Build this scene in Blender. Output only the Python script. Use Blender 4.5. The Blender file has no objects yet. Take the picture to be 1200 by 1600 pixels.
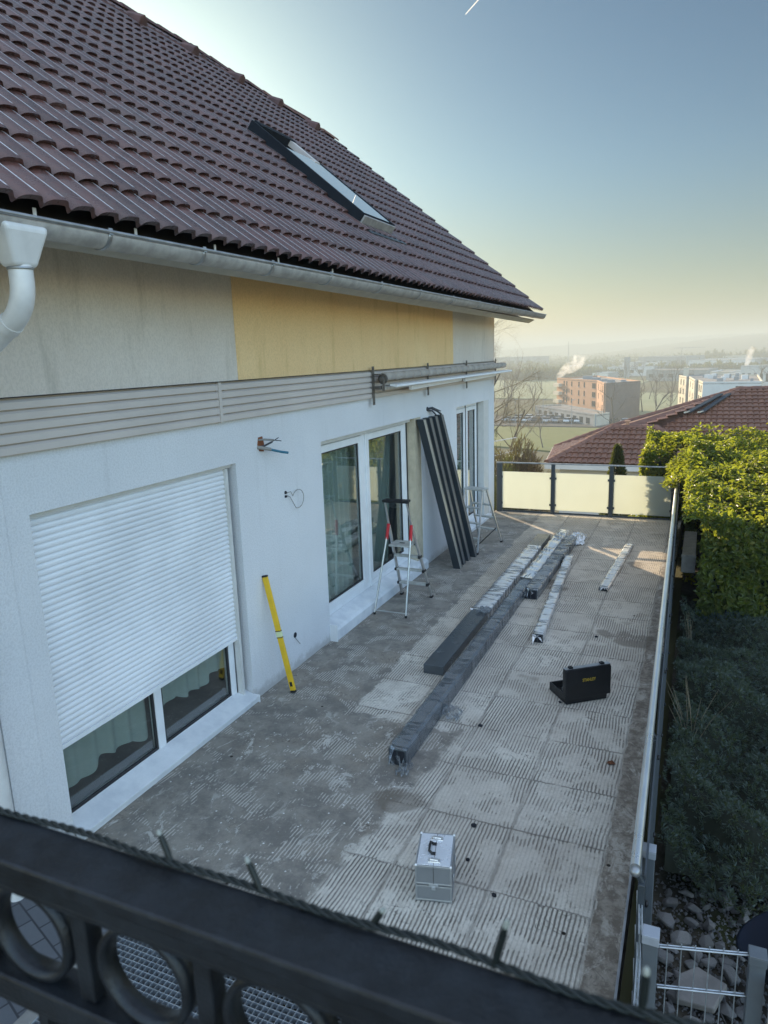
import bpy, bmesh, math, random
import numpy as np
from mathutils import Vector, Matrix
rad = math.radians
random.seed(7); RNG = np.random.default_rng(11)
sc = bpy.context.scene
col = sc.collection

# ------------------------------------------------------------------ camera
cam = bpy.data.cameras.new('camera')
cam.sensor_fit = 'VERTICAL'; cam.sensor_height = 36.0; cam.lens = 36.0 * 1115.0 / 1600.0
cam.clip_start = 0.05; cam.clip_end = 30000.0
cam.dof.use_dof = True; cam.dof.focus_distance = 8.5; cam.dof.aperture_fstop = 7.5
co = bpy.data.objects.new('camera', cam); col.objects.link(co)
RX, UP, BK = (0.9150, 0.4012, -0.0336), (-0.0563, 0.2091, 0.9763), (0.3987, -0.8916, 0.2129)
co.matrix_world = Matrix(((RX[0], UP[0], BK[0], 0), (RX[1], UP[1], BK[1], 0), (RX[2], UP[2], BK[2], 3.2), (0, 0, 0, 1)))
sc.camera = co

# ------------------------------------------------------------------ sky, sun, exposure
HAZE = 0.00115; SKY_K = 0.148; SKY_FILL = 7.6; TOP_FILL = 2.1
SUN_AZ, SUN_EL = 44.0, 14.5            # azimuth measured from +Y towards -X
wd = bpy.data.worlds.new('World'); sc.world = wd; wd.use_nodes = True
wt = wd.node_tree; wt.nodes.clear()
sky = wt.nodes.new('ShaderNodeTexSky'); sky.sky_type = 'NISHITA'; sky.sun_disc = False
sky.sun_elevation = rad(SUN_EL); sky.sun_rotation = rad(-SUN_AZ)
sky.air_density = 1.0; sky.dust_density = 1.4; sky.ozone_density = 1.0; sky.altitude = 400
bg = wt.nodes.new('ShaderNodeBackground'); bg.inputs[1].default_value = 0.15
wo = wt.nodes.new('ShaderNodeOutputWorld')
def wn(t, **p):
    n = wt.nodes.new('ShaderNode' + t)
    for k, v in p.items(): setattr(n, k, v)
    return n
# gamma and tint on the sky; unseen part behind and overhead brightened as fill
gm = wn('Gamma'); gm.inputs[1].default_value = 1.15
tint = wn('Mix', data_type='RGBA', blend_type='MULTIPLY'); tint.inputs[0].default_value = 1.0; tint.inputs[7].default_value = (SKY_K * .90, SKY_K * 1.07, SKY_K * 1.12, 1)
tc_ = wn('TexCoord'); dt = wn('VectorMath', operation='DOT_PRODUCT'); dt.inputs[1].default_value = (-0.41, 0.88, -0.24)
mr = wn('MapRange', interpolation_type='SMOOTHSTEP'); mr.inputs[1].default_value = .62; mr.inputs[2].default_value = -.25; mr.inputs[3].default_value = 1.0; mr.inputs[4].default_value = SKY_FILL
sc2 = wn('VectorMath', operation='MULTIPLY'); vc = wn('Mix', data_type='RGBA'); vf = wn('MapRange'); vf.inputs[1].default_value = 1.0; vf.inputs[2].default_value = SKY_FILL
vc.inputs[6].default_value = (1, 1, 1, 1); vc.inputs[7].default_value = (SKY_FILL * 1.27, SKY_FILL * .99, SKY_FILL * .88, 1)
hs = wn('HueSaturation'); hs.inputs['Saturation'].default_value = 1.05
L_ = wt.links.new
L_(sky.outputs[0], gm.inputs[0]); L_(gm.outputs[0], tint.inputs[6]); L_(tc_.outputs['Generated'], dt.inputs[0]); L_(dt.outputs['Value'], mr.inputs[0])
L_(mr.outputs[0], vf.inputs[0]); L_(vf.outputs[0], vc.inputs[0]); L_(tint.outputs[2], hs.inputs['Color']); L_(hs.outputs[0], sc2.inputs[0]); L_(vc.outputs[2], sc2.inputs[1])
# warm low down, cooler higher up; white fill added to the sky overhead and behind the viewer
sx = wn('SeparateXYZ'); L_(tc_.outputs['Generated'], sx.inputs[0])
ez = wn('MapRange', interpolation_type='SMOOTHSTEP'); ez.inputs[1].default_value = .04; ez.inputs[2].default_value = .24; L_(sx.outputs[2], ez.inputs[0])
ec = wn('Mix', data_type='RGBA'); ec.inputs[6].default_value = (.86, .79, .72, 1); ec.inputs[7].default_value = (.86, 1.02, 1.12, 1); L_(ez.outputs[0], ec.inputs[0])
m3 = wn('VectorMath', operation='MULTIPLY'); L_(sc2.outputs[0], m3.inputs[0]); L_(ec.outputs[2], m3.inputs[1])
zc = wn('Math', operation='MULTIPLY', use_clamp=True); L_(sx.outputs[2], zc.inputs[0]); L_(vf.outputs[0], zc.inputs[1])
cs = wn('VectorMath', operation='SCALE'); cs.inputs[0].default_value = (TOP_FILL * 1.0, TOP_FILL, TOP_FILL * .97); L_(zc.outputs[0], cs.inputs['Scale'])
ad_ = wn('VectorMath', operation='ADD'); L_(m3.outputs[0], ad_.inputs[0]); L_(cs.outputs[0], ad_.inputs[1]); L_(ad_.outputs[0], bg.inputs[0]); L_(bg.outputs[0], wo.inputs[0])
sun = bpy.data.lights.new('sun', 'SUN'); sun.energy = 5.0; sun.angle = rad(0.5); sun.color = (1.0, 0.80, 0.55)
so = bpy.data.objects.new('sun', sun); col.objects.link(so)
sdir = Vector((-math.sin(rad(SUN_AZ)) * math.cos(rad(SUN_EL)), math.cos(rad(SUN_AZ)) * math.cos(rad(SUN_EL)), math.sin(rad(SUN_EL))))
so.rotation_euler = sdir.to_track_quat('Z', 'Y').to_euler()
sc.view_settings.view_transform = 'Standard'; sc.view_settings.look = 'None'
sc.view_settings.gamma = 1.0; sc.view_settings.exposure = 1.2
try:
    sc.cycles.volume_bounces = 1; sc.cycles.max_bounces = 10; sc.cycles.transparent_max_bounces = 24
    sc.cycles.use_denoising = True
except Exception:
    pass

# ------------------------------------------------------------------ object helpers
MW = {}
def mw(o):
    return MW.get(o.name, Matrix.Identity(4)) if o else Matrix.Identity(4)

def tag(o, label=None, cat=None, group=None, kind=None):
    if label: o['label'] = label
    if cat: o['category'] = cat
    if group: o['group'] = group
    if kind: o['kind'] = kind
    return o

def thing(name, label, cat, loc=(0, 0, 0), rz=0.0, group=None):
    o = bpy.data.objects.new(name, None); col.objects.link(o)
    o.location = loc; o.rotation_euler = (0, 0, rz); o.empty_display_size = 0.1
    MW[o.name] = Matrix.Translation(loc) @ Matrix.Rotation(rz, 4, 'Z')
    return tag(o, label, cat, group)

def link_mesh(name, me, mats, parent=None, origin=None):
    o = bpy.data.objects.new(name, me); col.objects.link(o)
    for m in (mats if isinstance(mats, (list, tuple)) else [mats]): me.materials.append(m)
    if parent is not None:
        o.parent = parent; MW[o.name] = mw(parent).copy()
    elif origin is not None:
        o.location = origin; MW[o.name] = Matrix.Translation(origin)
    return o

def dup(root, loc, rz=0.0, label=None, group=None, scale=None):
    r = root.copy(); col.objects.link(r); r.location = loc; r.rotation_euler = (0, 0, rz)
    if scale: r.scale = scale
    if label: r['label'] = label
    if group: r['group'] = group
    for ch in list(root.children):
        c = ch.copy(); col.objects.link(c); c.parent = r
        for g in list(ch.children):
            d = g.copy(); col.objects.link(d); d.parent = c
    return r

class MB:
    def __init__(s): s.v = []; s.f = []; s.m = []; s.sm = []; s.mi = 0
    def add(s, vs, fs, smooth=False):
        b = len(s.v); s.v += [tuple(map(float, p)) for p in vs]
        for f in fs:
            s.f.append([b + i for i in f]); s.m.append(s.mi); s.sm.append(smooth)
        return s
    def box(s, x0, x1, y0, y1, z0, z1):
        return s.add([(x0, y0, z0), (x1, y0, z0), (x1, y1, z0), (x0, y1, z0), (x0, y0, z1), (x1, y0, z1), (x1, y1, z1), (x0, y1, z1)],
                     [(0, 3, 2, 1), (4, 5, 6, 7), (0, 1, 5, 4), (1, 2, 6, 5), (2, 3, 7, 6), (3, 0, 4, 7)])
    def bar(s, p, q, w, h, up=(0, 0, 1), taper=1.0):
        p, q = Vector(p), Vector(q); d = (q - p).normalized(); u = Vector(up)
        if abs(d.dot(u)) > .999: u = Vector((1, 0, 0))
        a = d.cross(u).normalized(); b = a.cross(d).normalized()
        vs = []
        for c, k in ((p, 1.0), (q, taper)):
            for i, j in ((-1, -1), (1, -1), (1, 1), (-1, 1)): vs.append(c + a * (i * w * k / 2) + b * (j * h * k / 2))
        return s.add(vs, [(0, 3, 2, 1), (4, 5, 6, 7), (0, 1, 5, 4), (1, 2, 6, 5), (2, 3, 7, 6), (3, 0, 4, 7)])
    def tube(s, pts, r, n=8, cap=True):
        P = [Vector(p) for p in pts]; k = len(P); rs = r if isinstance(r, (list, tuple)) else [r] * k
        d0 = (P[1] - P[0]).normalized(); u = Vector((0, 0, 1)) if abs(d0.z) < .9 else Vector((1, 0, 0))
        a = d0.cross(u).normalized(); vs = []
        for i in range(k):
            d = ((P[min(i + 1, k - 1)] - P[i]).normalized() + (P[i] - P[max(i - 1, 0)]).normalized())
            d = d.normalized() if d.length > 1e-9 else d0
            a = (a - d * a.dot(d)); a = a.normalized() if a.length > 1e-6 else d.orthogonal().normalized()
            b = d.cross(a)
            for j in range(n):
                t = 2 * math.pi * j / n; vs.append(P[i] + (a * math.cos(t) + b * math.sin(t)) * rs[i])
        fs = [(i * n + j, i * n + (j + 1) % n, (i + 1) * n + (j + 1) % n, (i + 1) * n + j) for i in range(k - 1) for j in range(n)]
        s.add(vs, fs, True)
        if cap: 
            s.add(vs[:n], [tuple(range(n))[::-1]]); s.add(vs[-n:], [tuple(range(n))])
        return s
    def prism(s, poly, vec):
        n = len(poly); v = Vector(vec); P = [Vector(p) for p in poly]
        return s.add(P + [p + v for p in P], [tuple(range(n))[::-1], tuple(range(n, 2 * n))] + [(i, (i + 1) % n, n + (i + 1) % n, n + i) for i in range(n)])
    def lathe(s, prof, c, ax=(0, 0, 1), n=16):
        ax = Vector(ax).normalized(); a = ax.orthogonal().normalized(); b = ax.cross(a); c = Vector(c); vs = []
        for r, h in prof:
            for j in range(n):
                t = 2 * math.pi * j / n; vs.append(c + ax * h + (a * math.cos(t) + b * math.sin(t)) * max(r, 1e-4))
        k = len(prof)
        return s.add(vs, [(i * n + j, i * n + (j + 1) % n, (i + 1) * n + (j + 1) % n, (i + 1) * n + j) for i in range(k - 1) for j in range(n)]
                     + [tuple(range(n))[::-1], tuple(range((k - 1) * n, k * n))], True)
    def ball(s, c, r, sub=2, jit=0.0, rnd=None, flat=False):
        bm = bmesh.new(); bmesh.ops.create_icosphere(bm, subdivisions=sub, radius=1.0)
        rr = r if isinstance(r, (list, tuple)) else (r, r, r); rnd = rnd or random
        vs = []
        for v in bm.verts:
            k = 1 + jit * (rnd.random() - .5) * 2; vs.append((c[0] + v.co.x * rr[0] * k, c[1] + v.co.y * rr[1] * k, c[2] + v.co.z * rr[2] * k))
        fs = [[v.index for v in f.verts] for f in bm.faces]; bm.free()
        return s.add(vs, fs, not flat)
    def build(s, name, mat, parent=None, world=False, bevel=0.0, fix=True, origin=None, seg=2):
        vs = s.v
        if world:
            inv = (mw(parent) if parent is not None else (Matrix.Translation(origin) if origin else Matrix.Identity(4))).inverted()
            vs = [tuple(inv @ Vector(p)) for p in vs]
        me = bpy.data.meshes.new(name); me.from_pydata(vs, [], s.f)
        for p, m, k in zip(me.polygons, s.m, s.sm): p.material_index = m; p.use_smooth = k
        if fix:
            bm = bmesh.new(); bm.from_mesh(me); bmesh.ops.recalc_face_normals(bm, faces=bm.faces); bm.to_mesh(me); bm.free()
        o = link_mesh(name, me, mat, parent, origin)
        if bevel > 0:
            b = o.modifiers.new('Bevel', 'BEVEL'); b.width = bevel; b.segments = seg; b.limit_method = 'ANGLE'; b.angle_limit = rad(40)
        return o

def np_mesh(name, verts, faces, smooth=False, uv=None):
    """faces: (n,k) int array of equal-size polygons"""
    me = bpy.data.meshes.new(name); verts = np.asarray(verts, np.float32); faces = np.asarray(faces, np.int32)
    n, k = faces.shape
    me.vertices.add(len(verts)); me.vertices.foreach_set('co', verts.ravel())
    me.loops.add(n * k); me.loops.foreach_set('vertex_index', faces.ravel())
    me.polygons.add(n); me.polygons.foreach_set('loop_start', np.arange(0, n * k, k, dtype=np.int32))
    me.polygons.foreach_set('loop_total', np.full(n, k, np.int32))
    me.polygons.foreach_set('use_smooth', np.full(n, smooth, bool))
    me.update(calc_edges=True)
    if uv is not None:
        l = me.uv_layers.new(name='UVMap'); l.data.foreach_set('uv', np.asarray(uv, np.float32)[faces.ravel()].ravel())
    me.validate(); return me

# ------------------------------------------------------------------ material helpers
class NT:
    def __init__(s, name):
        s.m = bpy.data.materials.new(name); s.m.use_nodes = True; s.t = s.m.node_tree; s.t.nodes.clear()
        s.out = s.t.nodes.new('ShaderNodeOutputMaterial')
    def n(s, typ, ins=None, **props):
        nd = s.t.nodes.new('ShaderNode' + typ)
        for k, v in props.items(): setattr(nd, k, v)
        for k, v in (ins or {}).items():
            sk = nd.inputs[k]
            if hasattr(v, 'is_output'): s.t.links.new(v, sk)
            elif isinstance(v, tuple) and len(v) == 3 and sk.type == 'RGBA': sk.default_value = (*v, 1)
            else: sk.default_value = v
        return nd
    def math(s, op, a, b=0.0, c=None, clamp=False):
        d = {0: a, 1: b}
        if c is not None: d[2] = c
        return s.n('Math', d, operation=op, use_clamp=clamp).outputs[0]
    def mix(s, f, a, b, blend='MIX'):
        nd = s.t.nodes.new('ShaderNodeMix'); nd.data_type = 'RGBA'; nd.blend_type = blend
        for i, v in ((0, f), (6, a), (7, b)):
            if hasattr(v, 'is_output'): s.t.links.new(v, nd.inputs[i])
            else: nd.inputs[i].default_value = (*v, 1) if isinstance(v, tuple) else v
        return nd.outputs[2]
    def noise(s, vec, scale, detail=4.0, rough=.55, dist=0.0, col=False):
        nd = s.n('TexNoise', {'Scale': scale, 'Detail': detail, 'Roughness': rough, 'Distortion': dist})
        if vec is not None: s.t.links.new(vec, nd.inputs['Vector'])
        return nd.outputs[1 if col else 0]
    def ramp(s, f, *stops):
        nd = s.n('ValToRGB', {0: f}); e = nd.color_ramp.elements
        while len(e) < len(stops): e.new(.5)
        for el, (p, c) in zip(e, stops):
            el.position = p; el.color = (c, c, c, 1) if isinstance(c, (int, float)) else (*c, 1)
        return nd.outputs[0]
    def step(s, f, a, b):
        return s.n('MapRange', {0: f, 1: a, 2: b, 3: 0.0, 4: 1.0}, interpolation_type='SMOOTHSTEP', clamp=True).outputs[0]
    def obj(s): return s.n('TexCoord').outputs['Object']
    def uv(s): return s.n('TexCoord').outputs['UV']
    def scale(s, vec, sx, sy, sz, rot=(0, 0, 0)):
        return s.n('Mapping', {0: vec, 2: rot, 3: (sx, sy, sz)}).outputs[0]
    def sep(s, vec): return s.n('SeparateXYZ', {0: vec}).outputs
    def bump(s, h, strength=.5, dist=.01, normal=None):
        d = {'Strength': strength, 'Distance': dist, 'Height': h}
        if normal is not None: d['Normal'] = normal
        return s.n('Bump', d).outputs[0]
    def bsdf(s, **k):
        ins = {}
        for a, v in k.items(): ins[a.replace('_', ' ')] = v
        return s.n('BsdfPrincipled', ins).outputs[0]
    def done(s, sh, vol=None):
        s.t.links.new(sh, s.out.inputs[0]); return s.m

def pmat(name, c, rough=.55, metal=0.0, var=.12, nscale=6.0, bump=0.0, bscale=60.0, spec=.5, c2=None, coat=0.0):
    """principled with a second tone mixed in by noise, roughness variation and an optional fine bump"""
    t = NT(name); ob = t.obj()
    n = t.noise(ob, nscale, 5, .6)
    a = tuple(x * (1 - var) for x in c); b = c2 or tuple(min(1, x * (1 + var)) for x in c)
    k = dict(Base_Color=t.mix(t.step(n, .3, .7), a, b), Roughness=t.math('MULTIPLY_ADD', n, .2, rough - .1), Metallic=metal)
    k['Specular_IOR_Level'] = spec
    if coat: k['Coat_Weight'] = coat
    if bump: k['Normal'] = t.bump(t.noise(ob, bscale, 4, .6), bump, .004)
    return t.done(t.bsdf(**k))

def plaster(name, c, c2, scale, strength, stretch=1.0, stain=None):
    t = NT(name); ob = t.obj(); o2 = t.scale(ob, 1, 1, 1 / stretch)
    big = t.noise(ob, .9, 6, .6); fine = t.noise(o2, scale, 3, .65)
    c1 = t.mix(t.step(big, .35, .7), c, c2)
    if stain:
        st = t.noise(t.scale(ob, 3.0, 3.0, .5), 1.4, 5, .7)
        c1 = t.mix(t.math('MULTIPLY', t.step(st, .5, .75), .45), c1, stain)
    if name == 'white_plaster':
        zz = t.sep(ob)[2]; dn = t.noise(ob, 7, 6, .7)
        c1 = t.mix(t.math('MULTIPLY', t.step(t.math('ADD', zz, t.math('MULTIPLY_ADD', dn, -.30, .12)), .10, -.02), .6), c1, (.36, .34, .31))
        c1 = t.mix(t.math('MULTIPLY', t.step(t.noise(t.scale(ob, 3, 3, .35), 2.0, 6, .7), .54, .72), .22), c1, (.50, .50, .50))
    c1 = t.mix(t.math('MULTIPLY', t.step(fine, .6, .36), .24), c1, tuple(x * .55 for x in c))
    return t.done(t.bsdf(Base_Color=c1, Roughness=.9, Specular_IOR_Level=.2, Normal=t.bump(fine, strength, .006)))

M = {}
M['white_plaster'] = plaster('white_plaster', (.70, .705, .72), (.75, .755, .77), 75, .55)
M['grey_plaster'] = plaster('grey_plaster', (.74, .66, .58), (.79, .72, .64), 95, .7, 1.8, (.40, .36, .30))
M['yellow_plaster'] = plaster('yellow_plaster', (.92, .64, .33), (.95, .69, .37), 95, .6, 1.8, (.55, .37, .13))
M['dark_plaster'] = plaster('dark_plaster', (.08, .09, .105), (.10, .11, .125), 60, .4)
M['room_wall'] = pmat('room_wall', (.5, .49, .46), .9)
M['room_floor'] = pmat('room_floor', (.13, .125, .12), .5)
M['pvc'] = pmat('pvc', (.80, .81, .82), .35, var=.04)
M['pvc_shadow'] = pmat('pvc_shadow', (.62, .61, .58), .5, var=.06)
M['shutter'] = pmat('shutter', (.80, .81, .83), .42, var=.07, nscale=1.6)
M['sill'] = pmat('sill', (.70, .73, .76), .4, var=.12, nscale=5, c2=(.78, .8, .81))
M['seal'] = pmat('seal', (.02, .02, .022), .5)
M['beige_reveal'] = pmat('beige_reveal', (.52, .45, .33), .85, bump=.3)
M['cladding'] = pmat('cladding', (.58, .52, .48), .42, var=.05, nscale=1.5)
M['zinc'] = pmat('zinc', (.40, .41, .42), .42, .75, var=.2, nscale=9)
M['zinc_old'] = pmat('zinc_old', (.38, .355, .33), .6, .2, var=.18, nscale=12, c2=(.46, .43, .40))
M['pipe'] = pmat('pipe', (.76, .75, .73), .4, .1, var=.08, nscale=7)
M['soffit'] = pmat('soffit', (.62, .57, .47), .7, var=.08)
M['dark_board'] = pmat('dark_board', (.03, .028, .027), .8)
M['anthracite'] = pmat('anthracite', (.030, .038, .046), .38, var=.12, nscale=8)
M['profile_grey'] = pmat('profile_grey', (.060, .072, .082), .24, var=.12, nscale=5, spec=.8)
M['anthracite_edge'] = pmat('anthracite_edge', (.05, .06, .068), .35, var=.1)
M['case_face'] = pmat('case_face', (.26, .275, .29), .35, .35, var=.05, nscale=6); M['case_edge'] = pmat('case_edge', (.42, .44, .46), .34, .7, var=.06)
M['side_grey'] = pmat('side_grey', (.13, .135, .14), .4, .3, var=.1)
M['alu_edge'] = pmat('alu_edge', (.40, .40, .37), .35, .55, var=.1)
M['alu'] = pmat('alu', (.62, .62, .61), .34, .85, var=.12, nscale=14)
M['alu_dull'] = pmat('alu_dull', (.55, .55, .52), .5, .5, var=.18, nscale=10)
M['steel'] = pmat('steel', (.88, .89, .90), .30, .9, var=.05, nscale=4)
M['galv'] = pmat('galv', (.50, .53, .56), .42, .75, var=.15, nscale=20)
M['grey_paint'] = pmat('grey_paint', (.115, .13, .145), .5, var=.1, nscale=7)
M['cap_grey'] = pmat('cap_grey', (.33, .35, .39), .45, var=.08)
M['black_paint'] = pmat('black_paint', (.007, .009, .012), .42, var=.5, nscale=30, bump=.25, bscale=220, c2=(.012, .015, .019))
M['black_plastic'] = pmat('black_plastic', (.012, .012, .014), .48, var=.2, nscale=30)
M['red_plastic'] = pmat('red_plastic', (.55, .02, .03), .45)
M['yellow_paint'] = pmat('yellow_paint', (.80, .50, .02), .38, var=.08)
M['vial'] = pmat('vial', (.7, .75, .45), .15)
M['yellow_print'] = pmat('yellow_print', (.75, .52, .05), .5)
M['green_wire'] = pmat('green_wire', (.006, .010, .009), .5)
M['led'] = pmat('led', (.30, .31, .27), .2)
M['cable'] = pmat('cable', (.03, .035, .045), .5)
M['blue_cable'] = pmat('blue_cable', (.03, .16, .24), .45)
M['grey_cable'] = pmat('grey_cable', (.25, .24, .22), .5)
M['brick_hole'] = pmat('brick_hole', (.22, .075, .03), .9, bump=.8, bscale=40)
M['dark_hole'] = pmat('dark_hole', (.01, .012, .02), .8)
M['awning_cloth'] = pmat('awning_cloth', (.40, .36, .32), .85, var=.1, bump=.2, bscale=200)
M['awning_metal'] = pmat('awning_metal', (.13, .12, .11), .45, .4)
M['dull_black'] = pmat('dull_black', (.014, .017, .022), .75, spec=.15)
M['bark'] = pmat('bark', (.10, .08, .06), .9, bump=.5, bscale=20)
M['twig'] = pmat('twig', (.17, .12, .085), .9)
M['tan_twig'] = pmat('tan_twig', (.21, .17, .11), .9)
M['tub'] = pmat('tub', (.008, .013, .026), .65, spec=.2)
M['rubber'] = pmat('rubber', (.015, .015, .015), .7)
M['car_glass'] = pmat('car_glass', (.02, .025, .03), .1)
M['car_white'] = pmat('car_white', (.7, .7, .7), .25, coat=.5)
M['car_silver'] = pmat('car_silver', (.4, .41, .42), .3, .5, coat=.5)
M['car_dark'] = pmat('car_dark', (.03, .035, .05), .25, coat=.5)

def glass_mat(name, tint, refl, rough=.0):
    t = NT(name); fc = t.math('POWER', t.n('LayerWeight', {0: .5}).outputs['Facing'], 4.0)
    f = t.math('MULTIPLY', t.math('MULTIPLY_ADD', fc, .93, .07), refl, clamp=True)
    tr = t.n('BsdfTransparent', {0: tint}).outputs[0]; gl = t.n('BsdfGlossy', {0: (1, 1, 1), 1: rough}).outputs[0]
    return t.done(t.n('MixShader', {0: f, 1: tr, 2: gl}).outputs[0])
M['glass'] = glass_mat('glass', (.93, .96, .95), 1.3)

def frosted(name, c, tr=.75, dirt=0.0):
    t = NT(name); ob = t.obj(); n = t.noise(ob, 3, 4)
    cc = t.mix(n, c, tuple(x * .92 for x in c))
    d = t.n('BsdfDiffuse', {0: cc}).outputs[0]; l = t.n('BsdfTranslucent', {0: cc}).outputs[0]
    m1 = t.n('MixShader', {0: tr, 1: d, 2: l}).outputs[0]; g = t.n('BsdfGlossy', {0: (1, 1, 1), 1: .35}).outputs[0]
    return t.done(t.n('MixShader', {0: .06, 1: m1, 2: g}).outputs[0])
M['frosted'] = frosted('frosted_glass', (.80, .83, .76), .74)
M['frosted_grey'] = frosted('frosted_grey', (.10, .115, .13), .35)

def sheer(name, c, alpha):
    t = NT(name)
    d = t.n('BsdfDiffuse', {0: c}).outputs[0]; l = t.n('BsdfTranslucent', {0: c}).outputs[0]
    m1 = t.n('MixShader', {0: .4, 1: d, 2: l}).outputs[0]; tr = t.n('BsdfTransparent', {0: (1, 1, 1)}).outputs[0]
    return t.done(t.n('MixShader', {0: alpha, 1: tr, 2: m1}).outputs[0])
M['sheer'] = sheer('sheer_curtain', (.62, .72, .66), .8)
M['drape'] = sheer('drape', (.33, .40, .36), .93)

def film(name, body, dens, sharp=.5, bmp=.9, metal=0.0):
    """cling film over a dark profile: sheet with wrinkles running across it and sharp glints"""
    t = NT(name); ob = t.obj()
    w1 = t.noise(t.scale(ob, 11, 2.4, 2.4), 1.5, 3, .55, .9); w3 = t.noise(ob, 3.0, 3, .5); w2 = t.noise(t.scale(ob, 24, 3, 3), 1.0, 2, .5, .5)
    hgt = t.math('ADD', w1, t.math('MULTIPLY', w2, .3))
    bp = t.bump(hgt, bmp, .022)
    tr = t.n('BsdfTransparent', {0: (.93, .94, .95)}).outputs[0]
    p = t.bsdf(Base_Color=body, Roughness=.14, Metallic=metal, Specular_IOR_Level=.9, Normal=bp)
    k = t.math('MULTIPLY', t.math('MULTIPLY_ADD', t.step(t.math('ADD', w1, t.math('MULTIPLY_ADD', w3, .5, -.25)), .40, .52), 1.0 - sharp, sharp), dens, clamp=True)
    return t.done(t.n('MixShader', {0: k, 1: tr, 2: p}).outputs[0])
M['film_clear'] = film('clear_film', (.30, .32, .34), .6, .35, .22, .2)
M['film_milky'] = film('milky_film', (.78, .79, .79), 1.0, .42, .7, .35)
M['film_thin'] = film('thin_film', (.34, .35, .35), .85, .25, .8, .2)

def roof_tile(name, c1, c2, c3, moss, CRW=.0):
    t = NT(name); uv = t.uv(); ob = t.obj()
    s = t.sep(uv)
    cell = t.n('CombineXYZ', {0: t.math('FLOOR', s[0]), 1: t.math('FLOOR', s[1])}).outputs[0]
    wn = t.n('TexWhiteNoise', {0: cell}, noise_dimensions='2D').outputs[0]
    big = t.noise(ob, .8, 5, .6); fine = t.noise(ob, 22, 5, .7)
    c = t.mix(t.step(wn, .1, .95), c1, c2); c = t.mix(t.math('MULTIPLY', t.step(t.noise(ob, 3.5, 5, .7), .52, .70), .55), c, tuple(x * .5 for x in c1)); c = t.mix(t.math('MULTIPLY', t.step(t.noise(ob, 9, 5, .75), .60, .68), .5), c, moss); c = t.mix(t.math('MULTIPLY', t.step(fine, .45, .75), .55), c, c3)
    c = t.mix(t.math('MULTIPLY', t.step(big, .5, .72), .35), c, moss)
    fu = t.math('FRACT', s[0]); crest_glint = t.math('MULTIPLY', t.step(t.math('ABSOLUTE', t.math('SUBTRACT', fu, .735)), .075, .035), t.math('MULTIPLY_ADD', t.noise(ob, 5, 4, .6), .9, .45))
    fv = t.math('FRACT', s[1]); crest_glint = t.math('MULTIPLY', crest_glint, t.math('MULTIPLY', t.step(fv, .055, .11), t.step(fv, .99, .95)))
    c = t.mix(t.math('MULTIPLY', crest_glint, CRW), c, (.85, .82, .84))  # pale highlight line painted into the colour along each tile roll
    grime = t.math('MULTIPLY', t.step(fv, .55, .98), t.step(fine, .35, .6))
    c = t.mix(t.math('MULTIPLY', grime, .35), c, c3)
    r = t.math('MULTIPLY_ADD', fine, .28, .15)
    return t.done(t.bsdf(Base_Color=c, Roughness=r, Specular_IOR_Level=.55, Normal=t.bump(fine, .35, .004)))
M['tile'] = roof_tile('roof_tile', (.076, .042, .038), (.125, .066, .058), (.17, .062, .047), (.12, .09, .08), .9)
M['tile_red'] = roof_tile('roof_tile_red', (.19, .088, .055), (.245, .118, .075), (.17, .07, .05), (.17, .10, .07))
M['ridge_tile'] = pmat('ridge_tile', (.11, .05, .042), .6, var=.3, nscale=5, bump=.3)
M['ridge_red'] = pmat('ridge_red', (.17, .08, .055), .65, var=.25, nscale=5, bump=.3)

def leaf_mat(name, ca, cb, cc, trans=.35, rough=.35):
    t = NT(name); rnd = t.n('NewGeometry').outputs['Random Per Island']
    c = t.mix(t.step(rnd, .15, .75), ca, cb); c = t.mix(t.step(rnd, .78, 1.0), c, cc)
    p = t.bsdf(Base_Color=c, Roughness=rough, Specular_IOR_Level=.5)
    l = t.n('BsdfTranslucent', {0: t.mix(.55, c, (.72, .80, .05))}).outputs[0]
    return t.done(t.n('MixShader', {0: trans, 1: p, 2: l}).outputs[0])
M['laurel'] = leaf_mat('laurel_leaf', (.045, .068, .012), (.08, .105, .016), (.18, .16, .025), .44, .42)
M['juniper'] = leaf_mat('juniper', (.026, .044, .038), (.045, .066, .058), (.085, .115, .105), .12, .6)
M['conifer'] = leaf_mat('conifer', (.018, .03, .014), (.03, .045, .02), (.04, .05, .02), .12, .6)
M['reddish_twig'] = leaf_mat('reddish_twig', (.12, .075, .05), (.16, .10, .065), (.19, .14, .08), .1, .8)
M['wood_far'] = leaf_mat('far_wood', (.07, .06, .045), (.10, .085, .06), (.09, .10, .06), .1, .9)
M['hedge_core'] = pmat('hedge_core', (.012, .016, .007), .95)

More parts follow.
